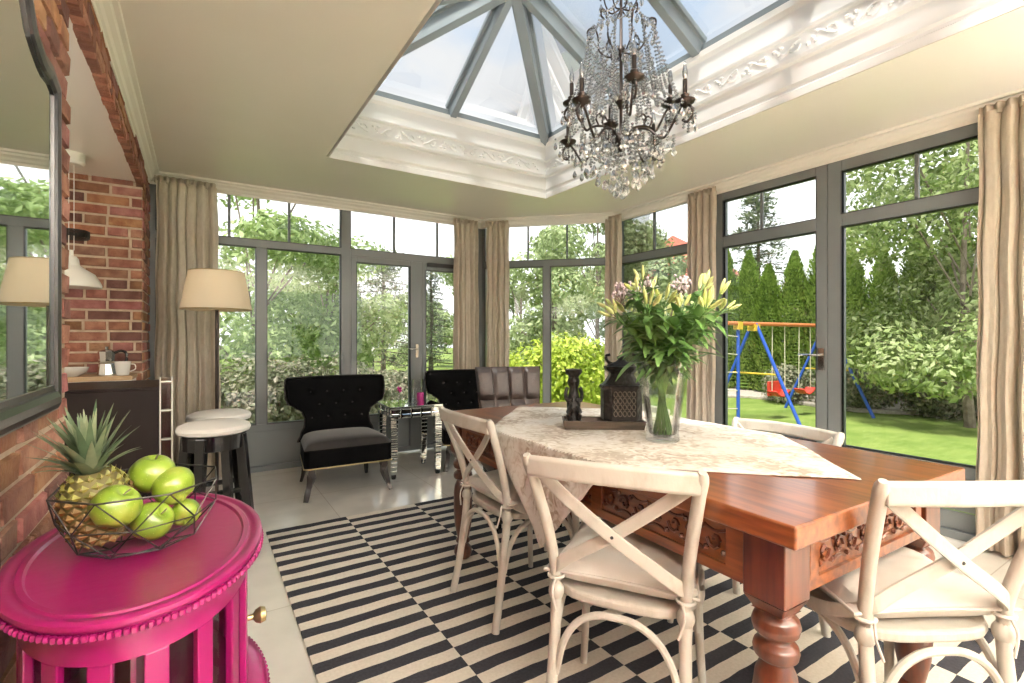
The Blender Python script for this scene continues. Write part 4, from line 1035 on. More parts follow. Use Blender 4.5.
for k in range(6):
    a, b_ = 2 * PI * k / 6 + .2, 2 * PI * (k + 1) / 6 + .2
    string(m_, (.165 * math.cos(a), .165 * math.sin(a), 2.78), (.165 * math.cos(b_), .165 * math.sin(b_), 2.78), .05, 12)
    string(m_, (.165 * math.cos(a), .165 * math.sin(a), 2.78), (.01, 0, 2.95), .03, 13)
    for q in range(3): crystal(m_, .165 * math.cos(a + q * .2), .165 * math.sin(a + q * .2), 2.75, .05, .012); crystal(m_, .10 * math.cos(a + q * .35), .10 * math.sin(a + q * .35), 2.66 - .03 * q, .05, .012)
    for q in range(4): crystal(m_, .055 * math.cos(a + q), .055 * math.sin(a + q), 2.58 - .05 * q, .045, .011)
    crystal(m_, .10 * math.cos(a), .10 * math.sin(a), 2.92, .05, .012)
bs = m_.build('bead_strings', 'crystal', root); bs['kind'] = 'stuff'

# ------------------------------------------------------------------ tray, carved holder, urn, vase of lilies
CT = TZ + .0065
root = thing('serving_tray', 'long dark wooden tray on the tablecloth under two black carved pieces', 'tray', (1.512, 1.625, CT), R(-36))
mb = MB(); hx, hy = .178, .072
mb.box(-hx + .012, hx - .012, -hy + .012, hy - .012, 0, .008)
def wl(x0, y0, x1, y1, ox, oy):
    mb.add([(x0, y0, 0), (x1, y1, 0), (x1 + ox, y1 + oy, .036), (x0 + ox, y0 + oy, .036), (x0 - ox * .0 + (-ox) * .0 + (.008 if ox < 0 else -.008 if ox > 0 else 0), y0 + (.008 if oy < 0 else -.008 if oy > 0 else 0), .002), (x1 + (.008 if ox < 0 else -.008 if ox > 0 else 0), y1 + (.008 if oy < 0 else -.008 if oy > 0 else 0), .002), (x1 + ox * .2, y1 + oy * .2, .036), (x0 + ox * .2, y0 + oy * .2, .036)], [(0, 1, 2, 3), (4, 7, 6, 5), (3, 2, 6, 7), (0, 3, 7, 4), (1, 5, 6, 2), (0, 4, 5, 1)])
ix, iy = hx - .008, hy - .008
rim0 = [(-ix, -iy), (ix, -iy), (ix, iy), (-ix, iy)]; rim1 = [(-hx, -hy), (hx, -hy), (hx, hy), (-hx, hy)]
vs = []
for sc_, z_ in (((ix, iy), 0), ((hx, hy), .037), ((hx - .010, hy - .010), .037), ((ix - .008, iy - .008), .008)):
    vs += [(-sc_[0], -sc_[1], z_), (sc_[0], -sc_[1], z_), (sc_[0], sc_[1], z_), (-sc_[0], sc_[1], z_)]
mb.add(vs, [(j * 4 + k, j * 4 + (k + 1) % 4, (j + 1) * 4 + (k + 1) % 4, (j + 1) * 4 + k) for j in range(3) for k in range(4)])
tr_ = mb.build('tray', 'traywood', root, bevel=.0015); tr_.name = 'tray_body'
fx = math.cos(R(-36)); fy = math.sin(R(-36))
def ontray(a, b): return (1.512 + a * fx - b * fy, 1.625 + a * fy + b * fx, CT + .0085)
root = thing('carved_candle_holder', 'slender black carved figure candle holder at one end of the dark tray', 'candle holder', ontray(-.128, .0), R(-36)); root.scale = (1.05, 1.05, 1.2)
mb = MB(); mb.box(-.034, .034, -.034, .034, 0, .018); mb.lathe([(.030, .018), (.024, .03), (.026, .045), (.030, .075), (.026, .10), (.019, .125), (.018, .14), (.024, .15), (.026, .165), (.020, .178), (.026, .185), (.034, .192), (.036, .205), (.028, .208), (.0001, .20)], 20)
for s in (-1, 1):
    mb.tube(bez([(s * .026, -.004, .14), (s * .034, -.008, .115), (s * .028, -.026, .095), (s * .008, -.032, .10)], 4), .008, 8)
    mb.tube(bez([(s * .012, -.02, .07), (s * .024, -.034, .05), (s * .018, -.030, .022)], 4), .010, 8)
mb.ell((0, -.008, .162), (.018, .020, .020), 12); mb.build('carved_body', 'ebony', root)
root = thing('carved_urn', 'black carved openwork box with flared lid on the dark tray beside the lilies', 'urn', ontray(.082, .004), R(-30)); root.scale = (1.1, 1.05, 1.08)
mb = MB(); a8 = [(.078, .03), (.078, -.03), (.05, -.055), (-.05, -.055), (-.078, -.03), (-.078, .03), (-.05, .055), (.05, .055)][::-1]
def oct_(s, z): return [(x * s, y * s, z) for x, y in a8]
mb.add(sum([oct_(s, z) for s, z in ((.75, .018), (.98, .026), (1.0, .04), (1.0, .150), (1.06, .156), (1.06, .166), (.92, .170), (.62, .205), (.60, .215), (.84, .232), (.86, .242), (.60, .246))], []),
       [tuple(range(8))[::-1], tuple(range(88, 96))] + [(j * 8 + k, j * 8 + (k + 1) % 8, (j + 1) * 8 + (k + 1) % 8, (j + 1) * 8 + k) for j in range(11) for k in range(8)])
for x in (-.05, .05):
    for y_ in (-.032, .032): mb.lathe([(.012, 0), (.015, .006), (.010, .02)], 10, (x, y_, 0))
mb.build('urn_body', 'ebony', root, bevel=.002)
cg = MB(); 
for q in range(5):
    for w_ in range(4):
        x = -.036 + .018 * q; z_ = .055 + .026 * w_; cg.tube([(x + .0075 * math.cos(t * PI / 4), -.0565, z_ + .011 * math.sin(t * PI / 4)) for t in range(8)], .0016, 5, closed=True)
cg.build('carved_fretwork', mat('worn_carving', (.20, .17, .13), .5), root)
mb = MB(); mb.lathe([(.05, .246), (.044, .252), (.02, .262), (.012, .27), (.016, .282), (.0001, .292)], 14, sx=1.2, sy=.8)
for s in (-1, 1): mb.tube(bez([(s * .03, 0, .25), (s * .055, 0, .262), (s * .062, 0, .285), (s * .045, 0, .29)], 4), .006, 7)
mb.build('lid', 'ebony', root)

VX, VY = 1.505, 1.285
root = thing('glass_vase', 'tall flared cut-glass vase of water holding the lilies, on the tablecloth', 'vase', (VX, VY, CT))
root.scale = (1.12, 1.12, 1.04)
mb = MB(); fl_ = []
prv = [(.050, 0), (.056, .004), (.052, .03), (.055, .07), (.064, .13), (.075, .20), (.085, .262), (.094, .30)]
nf = 32; vs = []
for r, z in prv:
    for k in range(nf): a = 2 * PI * k / nf; q = 1 + (.035 * math.cos(8 * a + z * 14)) * (1 if .01 < z < .29 else .3); vs.append((r * q * math.cos(a), r * q * math.sin(a), z))
for r, z in [(.090, .30), (.081, .26), (.071, .20), (.060, .13), (.050, .07), (.046, .03), (.03, .018)]:
    for k in range(nf): a = 2 * PI * k / nf; vs.append((r * math.cos(a), r * math.sin(a), z))
rows_ = len(prv) + 7
mb.add(vs, [(j * nf + k, j * nf + (k + 1) % nf, (j + 1) * nf + (k + 1) % nf, (j + 1) * nf + k) for j in range(rows_ - 1) for k in range(nf)] + [tuple(range(nf))[::-1], tuple(range((rows_ - 1) * nf, rows_ * nf))], True)
mb.build('glass_body', 'vaseglass', root)
M['water'] = glass_thin('vase_water', (.90, .94, .86), 1.0)
mb = MB(); mb.lathe([(.028, .02), (.045, .032), (.049, .07), (.059, .13), (.0655, .165), (.0001, .165)], 28); mb.build('water', 'water', root)

root = thing('lily_bouquet', 'bouquet of budding lilies and mauve sprays standing in the cut-glass vase', 'bouquet', (VX, VY, CT))
rn = random.Random(21); stems, leaves, buds, wax, wst = MB(), MB(), MB(), MB(), MB()
view = V((.54, .84, 0))
def leaf(mb, p, d, L, w, droop, col=None):
    d = V(d).normalized(); sd = d.cross(V((0, 0, 1)));
    if sd.length < .05: sd = V((1, 0, 0))
    sd.normalize(); up_ = sd.cross(d); vs = []; n_ = 7
    for k in range(n_ + 1):
        t = k / n_; c = V(p) + d * L * t - V((0, 0, 1)) * droop * t * t; ww = w * (math.sin(PI * min(1, t * .93 + .05)) ** .8) + .0003
        vs += [c - sd * ww + up_ * ww * .35, c, c + sd * ww + up_ * ww * .35]
    mb.add(vs, [(k * 3 + i_, k * 3 + i_ + 1, k * 3 + i_ + 4, k * 3 + i_ + 3) for k in range(n_) for i_ in (0, 1)], True)
def bud(p, d, L, r):
    d = V(d).normalized(); q = d.to_track_quat('Z', 'Y').to_matrix().to_4x4(); m_ = Matrix.Translation(p) @ q
    buds = MB(); buds.lathe([(.003, 0), (r * .65, L * .15), (r, L * .45), (r * .85, L * .72), (r * .35, L * .95), (.0004, L)], 6, m=m_); buds.build('bud', 'bud', root)
ns_ = 22
for k in range(ns_):
    a = k * 2.39996 + .4; sp = .07 + .15 * math.sqrt((k + .5) / ns_); H_ = rn.uniform(.48, .60) - .22 * (sp - .06)
    top_ = V((sp * math.cos(a) * 1.0, sp * math.sin(a) * 1.0, H_)) + V((.02, -.012, 0)); base = V((.036 * math.cos(a + 2.4) + rn.uniform(-.006, .006), .036 * math.sin(a + 2.4), .03))
    mid = V((.03 * math.cos(a), .03 * math.sin(a), .27))
    pa = bez([base, mid, mid.lerp(top_, .55) + V((0, 0, .02)), top_], 8); stems.tube(pa, .0034, 6)
    for j in range(8, len(pa) - 1):
        for q in range(3 if j < 18 else 2):
            if rn.random() < .84:
                b_ = rn.uniform(0, 2 * PI); el = rn.uniform(-.15, .8); d = V((math.cos(b_) * math.cos(el), math.sin(b_) * math.cos(el), math.sin(el)))
                leaf(leaves, pa[j], d, rn.uniform(.06, .11), rn.uniform(.010, .018), rn.uniform(.0, .06))
    for q in range(rn.choice((2, 3, 4))):
        b_ = a + rn.uniform(-1.4, 1.4); el = rn.uniform(.4, 1.3); d = V((math.cos(b_) * math.cos(el), math.sin(b_) * math.cos(el), math.sin(el)))
        p1 = top_ + d * .03; stems.tube([top_, p1], .002, 5); bud(p1, d, rn.uniform(.042, .068), rn.uniform(.0065, .0105))
# long drooping leaves low on the side away from the urn
rt = V((.843, -.537, 0))
for s, z_, L, dr in ((.06, .33, .19, .06), (.07, .38, .17, .10), (.05, .30, .15, -.0), (.09, .44, .14, .12)): leaf(leaves, V((0, 0, z_)) + rt * s, rt + V((0, 0, .25)), L, .017, dr)
for s, z_, L, dr in ((-.07, .34, .13, .05), (-.08, .30, .12, .09)): leaf(leaves, V((0, 0, z_)) + rt * s, -rt + V((0, 0, .2)) - view * .4, L, .016, dr)
# mauve sprays, two clusters standing above
for c_ in (rt * -.155 + V((0, 0, .575)), rt * .075 + V((0, 0, .60)), rt * -.06 + V((0, 0, .585))):
    wst.tube(bez([V((0, 0, .25)), c_ * .5 + V((0, 0, .2)), c_ - V((0, 0, .05))], 6), .0025, 5)
    for k in range(46):
        d = V((rn.gauss(0, 1), rn.gauss(0, 1), rn.gauss(0, 1))).normalized(); p = c_ + d * rn.uniform(.015, .048); wst.tube([c_ - V((0, 0, .05)), p], .0008, 4); wax.ell(p, rn.uniform(.0045, .0075), 6, k=4)
stems.build('stems', 'leaf_lily', root); leaves.build('leaves', 'leaf_lily', root); wax.build('blossoms', 'wax', root); wst.build('spray_stems', 'bark', root)

# ------------------------------------------------------------------ garden
GZ = -.25
gd = MB(); gd.box(-40, 60, -30, 70, GZ - .2, GZ); struct(gd.build('ground', 'lawn'))
tr = MB(); tr.prism([(-2.6, YR - .3), (4.15, YR - .3), (4.15, 4.05), (2.9, 5.3), (-2.6, 5.3)], GZ - .05, -.13); struct(tr.build('terrace', 'gravel'))

def cards(mb, rn, c, r, n, sz, shell=.55, dirn=None, flatz=0):
    """leaves scattered through a lumpy ellipsoid"""
    for _ in range(n):
        d = V((rn.gauss(0, 1), rn.gauss(0, 1), rn.gauss(0, 1))).normalized(); k = shell + (1 - shell) * rn.random() ** .5
        lump = 1 + .18 * noise.noise(d * 2.3 + V(c)) + .10 * noise.noise(d * 6 + V(c) * 2)
        p = V(c) + V((d.x * r[0], d.y * r[1], d.z * r[2])) * k * lump
        if p.z < .02: p.z = .02 + .1 * rn.random()
        nr = (d + V((rn.uniform(-.8, .8), rn.uniform(-.8, .8), rn.uniform(-.5, .9)))).normalized()
        t = nr.cross(V((rn.uniform(-1, 1), rn.uniform(-1, 1), rn.uniform(-1, 1)))).normalized(); b_ = nr.cross(t); s = sz * rn.uniform(.6, 1.3)
        g = rn.random()
        mb.add([p - t * s, p - b_ * s * .5 - nr * s * .12, p + t * s, p + b_ * s * .5 - nr * s * .12], [(0, 1, 2, 3)], False, (g, g, g))
def tree(label, loc, H_, clusters, leafm, sz, trunk_r=.09, bark='bark', seed=1, name='leafy_tree', group='garden trees beyond the glass'):
    rn = random.Random(seed); root = thing(name, label, 'tree', (*loc, GZ), 0, group)
    t = MB(); top_ = max(c[0][2] for c in clusters) ; t.tube(bez([(0, 0, 0), (.03 * H_ * rn.uniform(-1, 1), .02 * H_, H_ * .4), (0, 0, top_)], 6), [trunk_r * (1 - .8 * k / 12) for k in range(13)], 8)
    for c, r, n in clusters[:14]:
        t.tube([(0, 0, max(.3, c[2] * .55)), c], trunk_r * .22, 5)
    t.build('trunk', bark, root)
    l = MB()
    for c, r, n in clusters: cards(l, rn, c, r, n, sz)
    l.build('crown', leafm, root); return root
def blob(rn, H0_, H1_, R_, k, n, rr=(.5, .9)):
    out = []
    for _ in range(k):
        z = rn.uniform(H0_, H1_); t = (z - H0_) / (H1_ - H0_); w = R_ * math.sin(PI * (.18 + .72 * t)); a = rn.uniform(0, 2 * PI); q = rn.random() ** .5 * w
        s = rn.uniform(*rr); out.append(((q * math.cos(a), q * math.sin(a), z), (s, s, s * .75), n))
    return out
def at_px(u, d): # helper used for layout only: bearing u (tangent from the view axis) at ground distance d
    A_ = R(32.5); return (d * (u * math.cos(A_) + math.sin(A_)), d * (-u * math.sin(A_) + math.cos(A_)))
rn = random.Random(77)
tree('light green birch close outside the back window, behind the floor lamp', (.75, 9.0), 5.2, blob(rn, .9, 5.0, 1.75, 22, 520, (.45, .8)), 'leaf_birch', .06, .07, seed=2, name='birch_tree')
tree('open birch whose sprays reach the back window top, left of tall mullion', (2.3, 10.6), 4.2, blob(rn, .9, 3.9, 1.2, 14, 420, (.4, .7)), 'leaf_birch', .06, .06, seed=3, name='birch_tree')
def conifer(label, loc, H_, R_, leafm, sz, seed, n=5200, name='pine_tree', group='conifers beyond the lawn'):
    rn = random.Random(seed); root = thing(name, label, 'tree', (*loc, GZ), 0, group); t = MB(); t.tube([(0, 0, 0), (.04, 0, H_ * .5), (0, 0, H_)], [.13, .09, .02], 8)
    l = MB()
    for j in range(46):
        z = H_ * (.10 + .88 * (j / 46)); w = R_ * (1 - (z / H_)) ** .75 + .12; a = j * 2.39996; L = w * rn.uniform(.8, 1.1); tip = V((L * math.cos(a), L * math.sin(a), z - .12 * L)); t.tube([(0, 0, z), tip], .02, 4)
        for _ in range(int(n / 46)):
            q = rn.random() ** .7; p = V((0, 0, z)).lerp(tip, q) + V((rn.gauss(0, .10), rn.gauss(0, .10), rn.gauss(-.02, .07))) * (1 + R_ * .35); d = V((math.cos(a + rn.uniform(-1, 1)), math.sin(a + rn.uniform(-1, 1)), rn.uniform(-.4, .6))).normalized(); sd = d.cross(V((0, 0, 1))).normalized(); s = sz * rn.uniform(.6, 1.2); g = rn.random()
            l.add([p, p + d * s * .5 + sd * s * .16, p + d * s, p + d * s * .5 - sd * s * .16], [(0, 1, 2, 3)], False, (g, g, g))
    t.build('trunk', 'bark', root); l.build('crown', leafm, root); return root
conifer('dark pine in the middle of the lawn, seen through the back glass door', at_px(-.262, 19), 4.9, 2.1, 'leaf_pine', .22, 5, 8000)
conifer('smaller dark pine seen just past the tall mullion of the back window', at_px(-.335, 17), 3.9, 1.3, 'leaf_pine', .2, 6, 5200)
conifer('slim pine at the far edge of the lawn near the corner curtain', at_px(-.165, 21), 4.6, 1.1, 'leaf_pine', .2, 7, 4200)
conifer('tall spruce rising above the row of clipped conifers', at_px(.50, 22), 8.2, 2.6, 'leaf_pine', .28, 8, 8200, 'spruce_tree')
for k, (u, d, H_, Rr_, lb) in enumerate(((-.62, 24, 5.4, 1.9, 'far soft green tree behind the birches, nearest the brick pier'), (-.47, 29, 5.6, 2.3, 'far soft green tree behind the birches'), (-.385, 23.5, 3.7, 1.8, 'far low tree behind the smaller pine'), (-.20, 31, 4.3, 2.3, 'far low tree between the two back lawn pines'),
        (-.10, 25, 5.6, 1.7, 'far soft tree beside the corner curtain'), (.02, 17, 4.2, 1.6, 'soft green tree seen at the slanted window edge by corner curtain'), (.09, 12.5, 4.8, 1.5, 'dense soft green tree filling the slanted window'), (.175, 17, 6.6, 1.9, 'tall dense green tree by the post right of the slanted window'),
        (.27, 13.2, 4.6, 1.05, 'loose green tree seen through the side window above the lilies'), (.33, 19, 3.5, 1.6, 'low tree under the red roof behind the lilies'))):
    tree(lb, at_px(u, d), H_, blob(rn, .4, H_ - .3, Rr_, 20, 330 if d > 18 else 460, (.6, 1.0) if d > 18 else (.5, .8)), 'leaf_willow', .10 if d > 18 else .075, .10, seed=30 + k, name='garden_tree', group='soft green trees around the garden')
# broad-leaved tree leaning over the right of the lawn
rn = random.Random(9)
tree('large broad-leaved tree filling the big glass door beside the wide curtain', (10.6, 2.75), 4.6, blob(rn, .9, 6.3, 2.15, 40, 620, (.55, .9)), 'leaf_maple', .06, .08, seed=12, name='broadleaf_tree')
# row of clipped thujas
rn = random.Random(4); root = thing('thuja', 'clipped columnar thuja, first in the row behind the swing set', 'conifer', (13.0, 9.4, GZ), 0, 'row of clipped thujas behind the swing set')
t = MB(); t.tube([(0, 0, 0), (0, 0, 3.2)], [.07, .02], 6); t.build('trunk', 'bark', root); l = MB(); inner = MB()
for _ in range(7500):
    z = 3.75 * rn.random() ** .8; t_ = z / 3.75; w = .40 * (math.sin(PI * min(1, .25 + .40 * t_ + .0)) if t_ < .5 else (1 - ((t_ - .5) / .5) ** 1.7) ) * (1 if t_ < .5 else .99) + .02; a = rn.uniform(0, 2 * PI); q = w * (.75 + .3 * rn.random()) * (1 + .16 * math.sin(5 * a + 6 * z))
    p = V((q * math.cos(a), q * math.sin(a), z)); d = V((math.cos(a) * .5, math.sin(a) * .5, 1)).normalized(); sd = V((-math.sin(a + rn.uniform(-.8, .8)), math.cos(a), 0)).normalized(); s = rn.uniform(.05, .12); g = rn.random()
    l.add([p, p + d * s * .5 + sd * s * .3, p + d * s, p + d * s * .5 - sd * s * .3], [(0, 1, 2, 3)], False, (g, g, g))
for k in range(40): inner.ell((.0, 0, .1 + .085 * k), (.30 * (1 if k < 22 else (1 - ((k - 22) / 19) ** 1.8)) + .02,) * 2 + (.09,), 8, k=4)
l.build('foliage', 'leaf_thuja', root); inner.build('dense_core', 'leaf_thuja', root)
words_ = ['second', 'third', 'fourth', 'fifth', 'sixth', 'seventh', 'eighth', 'ninth', 'tenth', 'eleventh', 'twelfth', 'thirteenth', 'fourteenth', 'fifteenth']
for k, w_ in enumerate(words_):
    y_ = 9.4 - .65 * (k + 1); dup(root, (13.0 + .08 * math.sin(k * 2.1), y_, GZ), k * 1.3, f'clipped columnar thuja, {w_} along the row, counting from the vase of lilies', scale=(1, 1, .99 + .09 * math.sin(k * 1.7 + 1)))
# low grey-green hedge on the bed at the lawn's edge
def shrub(label, loc, rad, leafm, sz, n, seed, cat='shrub', name='garden_shrub', group=None, lumps=5, rotz=0):
    rn = random.Random(seed); root = thing(name, label, cat, (*loc, GZ), rotz, group); l = MB()
    for k in range(lumps): cards(l, rn, (rn.uniform(-.55, .55) * rad[0], rn.uniform(-.5, .5) * rad[1], rad[2] * rn.uniform(.40, .6)), (rad[0] * .55, rad[1] * .6, rad[2] * .52), n // lumps, sz, .5)
    l.build('foliage', leafm, root)
    s = MB()
    for k in range(7): s.tube([(rn.uniform(-.1, .1), rn.uniform(-.1, .1), 0), (rn.uniform(-.5, .5) * rad[0], rn.uniform(-.5, .5) * rad[1], rad[2] * .7)], .012, 5)
    s.build('stems', 'bark', root)
for k, (x, y_, lb) in enumerate(((11.3, 4.6, 'low grey-green shrub at lawn edge, right behind the far swing leg'), (11.6, 3.55, 'low grey-green shrub below the broad-leaved tree'), (11.9, 2.5, 'low grey-green shrub at lawn edge beside the wide curtain'), (11.2, 5.8, 'low grey-green shrub behind the door post and swing'))):
    shrub(lb, (x, y_), (.75, .75, .85), 'leaf_grey', .045, 3200, 50 + k, group='low shrubs on the lawn edge')
# flowering shrubs under the back window and lime bush by the slanted window
for k, (x, y_, rz, h_, lb) in enumerate(((-.35, 6.3, .75, 1.12, 'grey-green flowering shrub outside the back window behind the floor lamp'), (.55, 6.6, .75, 1.22, 'grey-green shrub outside the back window, above the bar stools'), (1.3, 6.9, .7, 1.15, 'grey-green shrub outside the back window over the lone velvet chair'), (2.05, 7.4, .65, .98, 'low grey-green shrub seen through the back glass door'), (2.8, 7.9, .6, .9, 'low green shrub outside the back door above the side table'))):
    shrub(lb, (x, y_), (rz, .6, h_), 'leaf_grey', .038, 4200, 60 + k, group='shrubs under the back window')
shrub('big lime-green mounded bush outside the slanted window', at_px(.10, 9.0), (1.05, 1.0, 1.45), 'leaf_lime', .05, 9000, 70, lumps=7)
shrub('smaller lime-green bush beyond the corner curtain', at_px(.0, 10.5), (.7, .7, 1.1), 'leaf_lime', .05, 3500, 71)
# stone kerb and gravel strip beyond the lawn
kb = MB(); pk = [at_px(u, d) for u, d in ((.40, 12.2), (.48, 12.0), (.56, 11.2), (.62, 10.4), (.70, 9.7), (.80, 9.4), (.90, 9.3), (1.02, 9.2), (1.2, 9.2))]
kb.flat([(x, y_, GZ + .03) for x, y_ in pk], .14, .10); struct(kb.build('kerb', 'gravel'))
gv = MB(); gv.prism([(x, y_) for x, y_ in pk] + [(15.5, -2), (15.5, 12)], GZ, GZ + .015); struct(gv.build('planting_bed', 'gravel'))
# neighbour's house with a red roof
root = thing('neighbour_house', 'distant house with reddish roof behind the trees', 'house', (*at_px(.36, 42), GZ), R(20))
mb = MB(); mb.box(-5, 5, -4, 4, 0, 6.2); mb.build('wall', 'white', root)
mb = MB(); mb.add([(-5.6, -4.6, 6.1), (5.6, -4.6, 6.1), (5.6, 4.6, 6.1), (-5.6, 4.6, 6.1), (-4, 0, 9.6), (4, 0, 9.6)], [(0, 1, 5, 4), (1, 2, 5), (2, 3, 4, 5), (3, 0, 4), (3, 2, 1, 0)]); mb.build('roof', mat('red_roof', (.45, .13, .09), .8), root)
for x in (-3, 0, 3): mb = MB(); mb.box(x - .6, x + .6, -4.06, -3.98, 3.4, 4.8); mb.build('window', 'greydark', root)
# garden lamp post
root = thing('garden_lamp', 'small lamp post on the lawn beyond the back glass door', 'lamp', (*at_px(-.282, 14), GZ))
mb = MB(); mb.tube([(0, 0, 0), (0, 0, .95)], .025, 8); mb.build('post', 'iron', root); mb = MB(); mb.lathe([(.05, .95), (.08, 1.12), (.02, 1.2)], 8); mb.build('lantern_head', 'ceramic', root)

# ------------------------------------------------------------------ swing set
M['blue'] = mat('blue_tube_paint', (.03, .10, .50), .4); M['yel'] = mat('yellow_plastic', (.75, .50, .06), .45); M['orange'] = mat('orange_beam_paint', (.62, .20, .07), .45)
M['redpl'] = mat('red_plastic', (.60, .06, .04), .4); M['rope'] = mat('pale_rope', (.60, .55, .42), .9)
root = thing('swing_set', 'garden swing set of blue tube legs with orange beam on the lawn', 'swing set', (8.05, 4.9, GZ))
ZT = 1.70
mb = MB(); mb.tube([(-.75, 0, ZT), (2.45, -.10, ZT)], .035, 10); mb.build('beam', 'orange', root)
for x in (0, 2.3):
    dy = -.04 * x
    for s in (-1, 1):
        mb = MB(); mb.tube([(x + .0, s * .80 + dy, 0), (x, dy + s * .04, ZT)], .028, 10); mb.build('leg', 'blue', root)
    mb = MB(); mb.tube([(x, -.42 + dy, .85), (x, .42 + dy, .85)], .016, 8); mb.build('crossbar', 'yel', root)
    mb = MB(); mb.tube([(x - .09, dy, ZT - .02), (x + .09, dy, ZT - .02)], .055, 10); mb.box(x - .06, x + .06, dy - .08, dy + .08, ZT - .12, ZT - .01); mb.build('joint_cap', 'yel', root)
mb = MB(); mb.tube([(-.45, .0, 0), (-.45, .0, ZT)], .028, 10); mb.build('ladder_post', 'blue', root)
mb = MB(); mb.box(-.51, -.39, -.05, .05, ZT - .10, ZT + .03); mb.build('joint_cap', 'yel', root)
mb = MB()
for k in range(5): mb.tube([(-.75, .0, .3 + .3 * k), (-.47, .0, .28 + .3 * k)], .010, 6)
mb.tube([(-.76, 0, .0), (-.76, 0, ZT)], .008, 6); mb.build('rope_ladder', 'rope', root)
for k, x in enumerate((.72, 1.55)):
    r2 = thing('swing', ('red plastic swing seat on ropes, the one nearer the rope ladder', 'red plastic swing seat on ropes, the one nearer the glass door post')[k], 'swing', (8.05 + x, 4.9 - .04 * x, GZ), 0, 'two swings on the swing set')
    if k == 0: kk = r2
    mb = MB(); mb.grid(lambda u, v: ((u - .5) * .44, (v - .5) * .18, .42 + .10 * (2 * u - 1) ** 2 + .0 * v), 14, 3); mb.build('swing_seat', 'redpl', r2, solid=.02)
    for s in (-1, 1): mb = MB(); mb.tube([(s * .21, 0, .52), (s * .20, 0, ZT - .02)], .008, 6); mb.build('rope', 'rope', r2)
    if k == 0: mb = MB(); mb.box(-.2, .2, .06, .10, .42, .68); mb.build('seat_back', 'redpl', r2, bevel=.01)

# ------------------------------------------------------------------ light
w = bpy.data.worlds.new('sky'); bpy.context.scene.world = w; w.use_nodes = True; nt = w.node_tree; nt.nodes.clear()
out = nt.nodes.new('ShaderNodeOutputWorld'); bg = N(nt, 'ShaderNodeBackground')
tc = N(nt, 'ShaderNodeTexCoord'); sp = N(nt, 'ShaderNodeSeparateXYZ'); nt.links.new(tc.outputs['Generated'], sp.inputs[0])
mp = N(nt, 'ShaderNodeMapping'); mp.inputs['Scale'].default_value = (1, 1, 1.6); mp.inputs['Location'].default_value = (.35, .1, 0); nt.links.new(tc.outputs['Generated'], mp.inputs[0])
nz = N(nt, 'ShaderNodeTexNoise', Scale=2.6, Detail=9, Roughness=.55, Distortion=.25); nt.links.new(mp.outputs[0], nz.inputs['Vector'])
cr_ = ramp(nt, [(.42, (0, 0, 0)), (.56, (1, 1, 1))]); nt.links.new(nz.outputs[0], cr_.inputs[0])
gr = ramp(nt, [(0, (1.0, 1.0, 1.0)), (.27, (.95, .98, 1.0)), (.44, (.31, .36, .42)), (1, (.17, .235, .33))]); nt.links.new(sp.outputs[2], gr.inputs[0])
gw = ramp(nt, [(0, (1, 1, 1)), (.27, (1, 1, 1)), (.44, (.40, .40, .40)), (1, (.34, .34, .34))]); nt.links.new(sp.outputs[2], gw.inputs[0])
mx = N(nt, 'ShaderNodeMix', data_type='RGBA'); nt.links.new(cr_.outputs[0], mx.inputs[0]); nt.links.new(gr.outputs[0], mx.inputs[6]); nt.links.new(gw.outputs[0], mx.inputs[7])
nt.links.new(mx.outputs[2], bg.inputs[0]); bg.inputs[1].default_value = SKY; nt.links.new(bg.outputs[0], out.inputs[0])
def lamp(name, typ, loc, e, col=(1, 1, 1), **kw):
    l = bpy.data.lights.new(name, typ); l.energy = e; l.color = col
    for k, v in kw.items(): setattr(l, k, v)
    o = bpy.data.objects.new(name, l); C.objects.link(o); o.location = loc; return o
s = lamp('sun', 'SUN', (0, 0, 10), SUN, (1, .96, .88), angle=R(12)); s.rotation_euler = V((.45, .25, -1)).to_track_quat('-Z', 'Y').to_euler()
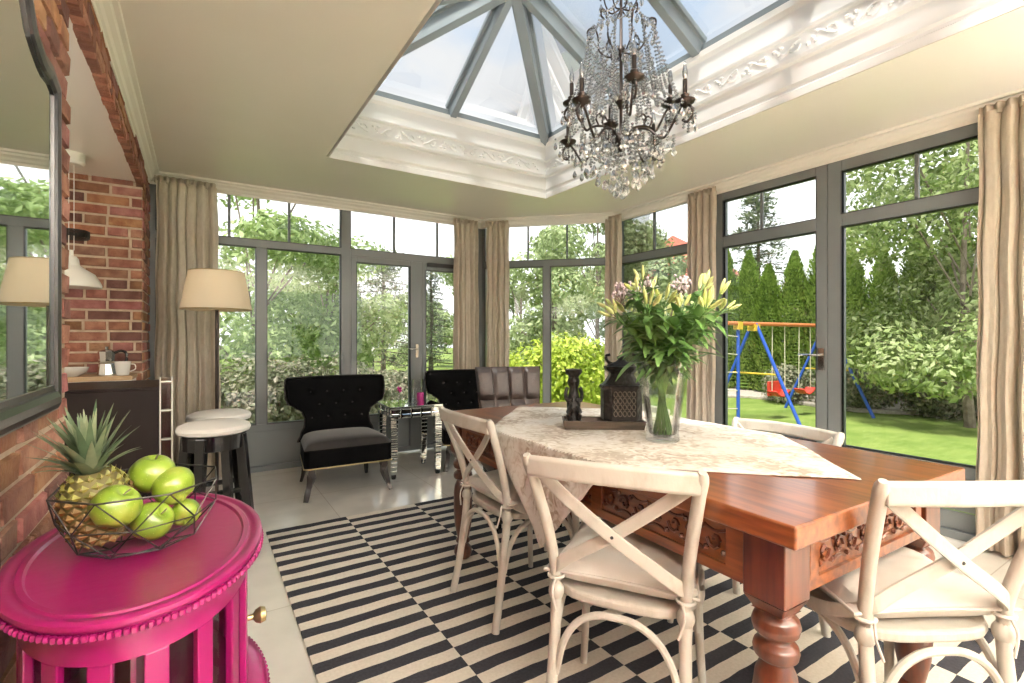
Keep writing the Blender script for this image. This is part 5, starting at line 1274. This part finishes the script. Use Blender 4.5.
lamp('floor_lamp_light', 'POINT', (LX, LY, 1.56), 1.6, (1, .80, .56), shadow_soft_size=.04)
lamp('pendant_light', 'POINT', (-.625, 3.98, 1.555), 5, (1, .85, .65), shadow_soft_size=.05)
# unseen uplighters added behind the camera to bounce fill light off the ceiling
for k, (x, y_) in enumerate(((.25, -1.6), (3.3, -1.6), (1.8, -2.1))):
    r2 = thing('fill_uplighter', 'added uplighter out of view, bouncing fill light off the ceiling', 'lamp', (x, y_, 0), 0, 'added fill uplighters out of view')
    mb = MB(); mb.lathe([(.14, 0), (.14, .015), (.012, .03), (.012, 1.66), (.05, 1.68)], 20); mb.build('stand', 'iron', r2)
    mb = MB(); mb.lathe([(.03, 1.68), (.10, 1.70), (.15, 1.76), (.148, 1.76), (.098, 1.705), (.0001, 1.69)], 24); mb.build('bowl_shade', 'enamel', r2)
    l_ = lamp('fill_uplight', 'SPOT', (x, y_, 1.74), FILL * (1.35, .55, .9)[k], (1, .955, .90), shadow_soft_size=.08, spot_size=R(165), spot_blend=.4); l_.rotation_euler = (PI, 0, 0)
lamp('kitchen_fill', 'POINT', (-1.6, 1.95, 1.9), 14, (1, .93, .84), shadow_soft_size=.3)  # unseen lamp without a fixture, added to brighten the kitchen side

cam = bpy.data.cameras.new('camera'); co = bpy.data.objects.new('camera', cam); C.objects.link(co)
co.location = (0, 0, 1.2); co.rotation_euler = (PI / 2, 0, R(-32.5)); cam.sensor_width = 36; cam.lens = 36 * 492 / 1024; cam.clip_start = .03; cam.clip_end = 300
cam.shift_y = -(341.5 - 338.5) / 1024
sc = bpy.context.scene; sc.camera = co
sc.view_settings.view_transform = 'Standard'; sc.view_settings.look = 'None'; sc.view_settings.gamma = 1; sc.view_settings.use_curve_mapping = False
sc.view_settings.exposure = EXPO
sc.cycles.use_denoising = True; sc.cycles.max_bounces = 14; sc.cycles.transparent_max_bounces = 24; sc.cycles.diffuse_bounces = 6; sc.cycles.sample_clamp_indirect = 6
sc.cycles.caustics_reflective = False; sc.cycles.caustics_refractive = False
